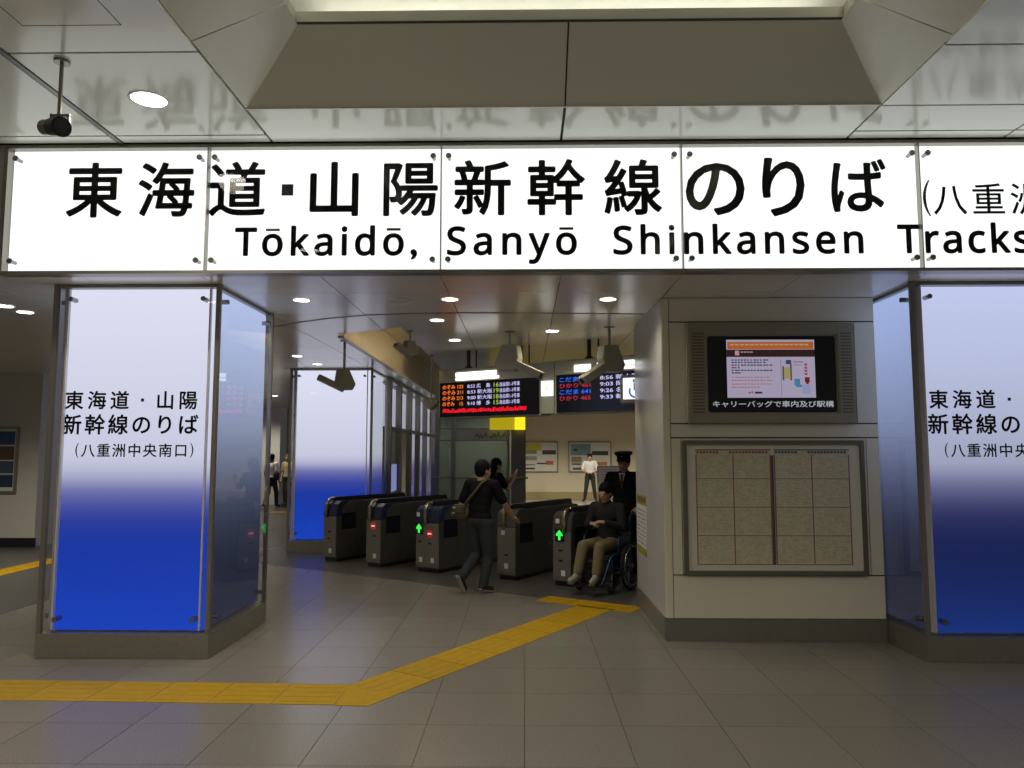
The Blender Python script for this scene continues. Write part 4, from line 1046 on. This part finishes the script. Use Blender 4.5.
# 1 man walking up to the gate
J = dict(STAND); J.update(pelvis=(0,.02,.90), waist=(0,.02,1.03), chest=(0,.05,1.24), neck=(0,.06,1.41), head=(.01,.085,1.515), shl=(-.20,.05,1.34), shr=(.195,.08,1.34),
    elr=(.26,.20,1.10), wrr=(.235,.40,.92), hdr=(0,.9,-.42), hnr=(0,-.2,-1), curlr=14, ell=(-.27,-.02,1.09), wrl=(-.24,.14,.93), hdl=(.3,.9,-.1), curll=40,
    hipl=(-.09,.0,.87), knl=(-.085,.08,.47), anl=(-.09,-.22,.20), toel=(-.09,-.145,.055), hipr=(.09,.03,.87), knr=(.09,.09,.46), anr=(.085,-.0,.085), toer=(.09,.155,.037), hyaw=rad(-18), w=1.06)
HM = Vector((.62,.78,0)).normalized()
man, _, _ = person('man in black T-shirt and grey jeans walking up to a ticket gate', (-.575,9.66,0), HM, J,
    dict(top=M_TEE, bottom=M_JEANS, sleeve='short', legs='trousers', shoe=M_SHOEB, sole=M_SOLE, hair='short'))
# his shoulder bag
bgx = thing('shoulder_bag', 'olive shoulder bag with strap worn by the walking man', 'bag', man.location, man.rotation_euler.z)
M_BAG = mat('olive_canvas', (0.075,0.065,0.038), .8, bump=.3, bscale=50)
MB().ell((-.20,-.10,.985), (.13,.065,.105)).build('pouch', M_BAG, bgx, smooth=True)
MB().prism_x([(-.175,.98),(-.165,1.08),(-.10,1.10),(-.10,.98)], -.30, -.10).build('flap', M_BAG, bgx, bevel=.015)
st = [(-.16,-.10,1.06),(-.08,-.115,1.14),(.02,-.095,1.25),(.10,-.06,1.36),(.13,.02,1.415),(.12,.12,1.38),(.05,.185,1.27)]
MB().tube(st, .018, 8).build('strap', M_BAG, bgx, smooth=True)
MB().tube([(-.31,-.14,1.02),(-.28,-.175,1.05),(-.22,-.185,1.05)], .008, 6).build('pale_cord', mat('cream_cord',(.5,.46,.34),.6), bgx)
MB().tube([(-.33,-.13,.95),(-.29,-.17,.985),(-.24,-.18,.98)], .008, 6).build('pale_cord', MATS['cream_cord'], bgx)
# 2 woman beyond the gate raising a phone
J = dict(STAND); J.update(elr=(.24,.12,1.14), wrr=(.14,.30,1.30), hdr=(-.1,.3,.95), hnr=(-1,0,0), curlr=30, ell=(-.23,.08,1.10), wrl=(-.14,.26,1.20), hdl=(.3,.5,.6), hnl=(1,0,0), hpitch=rad(-6))
person('woman with long black hair holding up a phone beyond the gates', (-.50,13.7,0), Vector((.93,.36,0)).normalized(), J,
    dict(top=M_TEE, bottom=mat('dark_skirt',(.02,.02,.022),.8), sleeve='short', legs='trousers', shoe=M_SHOEB, sole=M_SOLE, hair='long'), vox=.013)[0].scale = (.97,.97,.97)
Rw = Matrix.Rotation(math.atan2(-.93,.36),3,'Z')
p = Vector((-.50,13.7,0)) + Rw @ Vector((.10,.345,1.375))
tag(MB().box(-.037,.037,-.006,.006,-.07,.07).build('phone', mat('phone_pale',(.6,.58,.5),.3), None, bevel=.006), 'pale phone in the raised hand of the woman', 'phone').location = p
bpy.data.objects['phone'].rotation_euler = (rad(-15),0,math.atan2(-.93,.36))
# 3 wheelchair user
CH = Vector((1.08,10.02,0)); HCH = (-U.x, -U.y, 0)
J = dict(pelvis=(0,-.02,.60), waist=(0,-.03,.73), chest=(0,-.01,.94), neck=(0,.02,1.115), head=(0,.05,1.215), shl=(-.185,-.01,1.03), shr=(.185,-.01,1.03),
    ell=(-.25,.06,.79), elr=(.25,.06,.79), wrl=(-.10,.26,.86), wrr=(.10,.26,.84), hdl=(.75,.35,.12), hdr=(-.75,.4,.05), hnl=(0,-.3,-1), hnr=(0,-.3,-1), curll=34, curlr=34,
    hipl=(-.09,.02,.56), hipr=(.09,.02,.56), knl=(-.11,.44,.57), knr=(.12,.44,.57), anl=(-.10,.52,.225), anr=(.15,.55,.225), toel=(-.11,.66,.17), toer=(.17,.69,.17), hpitch=rad(-5))
M_JACK = mat('charcoal_jacket', (0.030,0.030,0.031), .8, spec=.08, bump=.4, bscale=20); M_KHAKI = mat('khaki_trousers', (0.20,0.165,0.095), .8, spec=.08, bump=.4, bscale=20); M_SNK = mat('pale_sneaker', (0.30,0.28,0.24), .7)
person('seated person in charcoal jacket and khaki trousers riding the wheelchair', (CH.x,CH.y,.002), HCH, J,
    dict(top=M_JACK, bottom=M_KHAKI, sleeve='long', legs='trousers', shoe=M_SNK, sole=M_SOLE, hair='short', collar=True))
# wheelchair
wc = thing('wheelchair', 'blue-framed wheelchair under the seated person at the last gate', 'wheelchair', (CH.x,CH.y,.002), math.atan2(-HCH[0],HCH[1]))
M_WBLUE = mat('blue_frame_paint', (0.02,0.07,0.16), .3, .4); M_RUB = mat('tyre_rubber', (0.012,0.012,0.012), .7)
def ring(cx, cy, cz, r, rr, n=36, m=8): return MB().tube([(cx,cy+r*math.cos(2*PI*i/n),cz+r*math.sin(2*PI*i/n)) for i in range(n)], rr, m, True)
for sx in (-1,1):
    wx = sx*.285
    wh = ring(wx,-.08,.30,.283,.017).build('wheel', M_RUB, wc, smooth=True)
    ring(wx,-.08,.30,.262,.008).build('rim', M_CHROME, wh, smooth=True)
    ring(wx+sx*.035,-.08,.30,.245,.009).build('hand_rim', M_CHROME, wh, smooth=True)
    sp2 = MB()
    for k in range(18):
        a = 2*PI*k/18; sp2.cyl((wx,-.08,.30),(wx,-.08+.26*math.cos(a),.30+.26*math.sin(a)),.0025,n=4)
    sp2.build('spokes', M_CHROME, wh)
    MB().cyl((wx-.03,-.08,.30),(wx+.03,-.08,.30),.03,n=14).build('hub', M_STEEL, wh)
    ring(sx*.22,.36,.085,.068,.016,20).build('caster_wheel', M_RUB, wc, smooth=True)
    MB().tube([(sx*.22,.36,.085),(sx*.225,.34,.20),(sx*.225,.33,.26)], .012, 8).build('caster_fork', M_CHROME, wc)
    fr = MB().tube([(sx*.235,-.28,.95),(sx*.235,-.20,.92),(sx*.235,-.17,.50),(sx*.235,-.15,.22)], .013, 8)
    fr.tube([(sx*.235,-.17,.47),(sx*.235,.30,.47),(sx*.235,.40,.43),(sx*.20,.50,.20),(sx*.19,.56,.135)], .013, 8)
    fr.tube([(sx*.235,-.15,.24),(sx*.235,.34,.24),(sx*.235,.38,.45)], .012, 8)
    fr.tube([(sx*.245,-.17,.70),(sx*.245,.10,.70),(sx*.245,.17,.66),(sx*.245,.20,.47)], .012, 8)
    fr.build('side_frame', M_WBLUE, wc, smooth=True)
    MB().box(sx*.245-.025,sx*.245+.025,-.14,.12,.712,.735).build('armrest', M_BLACK, wc, bevel=.008)
    MB().box(sx*.245-.004,sx*.245+.004,-.15,.17,.49,.69).build('side_guard', M_DARK, wc)
    MB().cyl((sx*.235,-.38,.955),(sx*.235,-.27,.95),.016,n=10).build('push_handle', M_BLACK, wc)
    MB().box(sx*.12-.08,sx*.12+.08,.50,.70,.108,.125).build('footplate', M_BLACK, wc, bevel=.006)
MB().box(-.22,.22,-.15,.30,.455,.475).build('seat', M_DARK, wc, bevel=.008)
MB().box(-.225,.225,-.195,-.175,.50,.90).build('backrest', M_DARK, wc, bevel=.008)
MB().cyl((-.22,.05,.25),(.22,.12,.44),.010,n=8).cyl((.22,.05,.25),(-.22,.12,.44),.010,n=8).build('cross_brace', M_WBLUE, wc)
# 4 uniformed man pushing the chair
M_UNI = mat('navy_uniform', (0.008,0.009,0.013), .7, spec=.08, bump=.2, bscale=20)
J = dict(STAND); J.update(ell=(-.27,.08,1.12), elr=(.27,.08,1.12), wrl=(-.235,.30,.98), wrr=(.235,.30,.98), hdl=(0,.8,-.4), hdr=(0,.8,-.4), hnl=(0,-.3,-1), hnr=(0,-.3,-1), curll=55, curlr=55, hpitch=rad(-8), w=1.08)
CP = CH + U*.66 - V*.06
off, P_, R_ = person('uniformed station man in peaked cap standing behind the wheelchair', (CP.x,CP.y,.002), Vector((-.35,-.94,0)), J,
    dict(top=M_UNI, bottom=M_UNI, sleeve='long', legs='trousers', shoe=M_SHOEB, sole=M_BLACK, hair='short', collar=True))
off.scale = (1.03,1.03,1.03)
cp = MB(); n = 28
rings_ = [(.088,.100,.055),(.090,.102,.085),(.125,.140,.125),(.118,.132,.140),(.02,.02,.146)]
cp.add([P_(a*math.cos(2*PI*i/n), -.015+b_*math.sin(2*PI*i/n), z) for a,b_,z in rings_ for i in range(n)],
       [(k*n+i,k*n+(i+1)%n,(k+1)*n+(i+1)%n,(k+1)*n+i) for k in range(4) for i in range(n)] + [tuple(range(4*n,5*n)), tuple(range(n-1,-1,-1))])
cap_ = cp.build('cap', M_UNI, off, smooth=True)
vz = MB(); arc_ = [rad(20+140*k/12) for k in range(13)]
vz.add([P_(.090*math.cos(a), -.015+.102*math.sin(a), .058) for a in arc_] + [P_(.098*math.cos(a), -.015+.158*math.sin(a), .036) for a in arc_], [(k,k+1,14+k,13+k) for k in range(12)])
vz.build('visor', M_BLACK, cap_)
MB().ell(P_(0,.098,.10), (.014,.006,.016), None, 10, 6).build('badge', M_GOLD, cap_)
MB().add([(-.045,.122,1.42),(.045,.122,1.42),(.0,.152,1.22)], [(0,1,2)]).build('shirt_front', mat('white_shirt',(.5,.5,.52),.7), off)
MB().prism_y([(-.012,1.405),(.012,1.405),(.02,1.27),(0,1.23),(-.02,1.27)], .140, .155).build('necktie', M_BLACK, off)
# 5 far attendant in white shirt
J = dict(STAND); J.update(wrl=(-.06,.22,1.02), wrr=(.06,.22,1.02), ell=(-.27,.02,1.10), elr=(.27,.02,1.10), hdl=(1,.1,-.1), hdr=(-1,.1,-.1), knl=(-.14,.03,.47), knr=(.14,.03,.47), anl=(-.19,0,.085), anr=(.20,0,.085), toel=(-.23,.14,.037), toer=(.25,.14,.037))
M_WSH = mat('white_shirt_far', (.62,.62,.60), .7); M_BLK = mat('black_cloth', (.015,.015,.016), .8)
o5, P_, R_ = person('distant attendant in white shirt and dark cap standing before the poster', (2.36,27.4,0), Vector((-.1,-1,0)), J,
    dict(top=M_WSH, bottom=M_BLK, sleeve='short', legs='trousers', shoe=M_SHOEB, sole=M_BLACK, hair='short', untucked=False), vox=.02)
cp = MB(); cp.add([P_(a*math.cos(2*PI*i/n), -.01+b_*math.sin(2*PI*i/n), z) for a,b_,z in rings_ for i in range(n)],
       [(k*n+i,k*n+(i+1)%n,(k+1)*n+(i+1)%n,(k+1)*n+i) for k in range(4) for i in range(n)] + [tuple(range(4*n,5*n)), tuple(range(n-1,-1,-1))])
cp.build('cap', M_BLK, o5, smooth=True)
# 6, 7 two passers-by in the left passage
J = dict(STAND); J.update(anl=(-.1,-.2,.10), toel=(-.1,-.06,.037), knl=(-.1,.0,.48), anr=(.1,.16,.085), toer=(.1,.31,.037), knr=(.1,.14,.48))
person('passer-by in white shirt with dark bag in the left passage', (-8.03,24.2,0), Vector((.3,.95,0)).normalized(), J,
    dict(top=M_WSH, bottom=M_BLK, sleeve='short', legs='trousers', shoe=M_SHOEB, sole=M_BLACK, hair='short'), vox=.02, face=False)
q = tag(MB().ell((-7.82,24.05,1.0), (.10,.07,.16)).build('hand_bag', M_BLK, None, smooth=True), 'dark bag carried by the passer-by in white', 'bag')
J = dict(STAND); J.update(anl=(-.1,.16,.085), toel=(-.1,.31,.037), knl=(-.1,.14,.48))
person('passer-by in beige top and dark trousers in the left passage', (-7.75,25.0,0), Vector((-.4,-.9,0)).normalized(), J,
    dict(top=mat('beige_top',(.36,.30,.18),.8), bottom=M_BLK, sleeve='short', legs='trousers', shoe=M_SHOEB, sole=M_BLACK, hair='long', haircol=mat('brown_hair',(.10,.06,.03),.6)), vox=.02)
# rows of print too small to pick apart
for o in list(bpy.data.objects):
    if o.name.split('.')[0] in ('slide_text','slide_text_red','heading','train_times','grille_slots','print','reflection_marks','bar_caption','bar_title','led_ticker','row_rule','column_rule','spokes','led_text','slide_figure_text','slide_line'):
        o['kind'] = 'stuff'
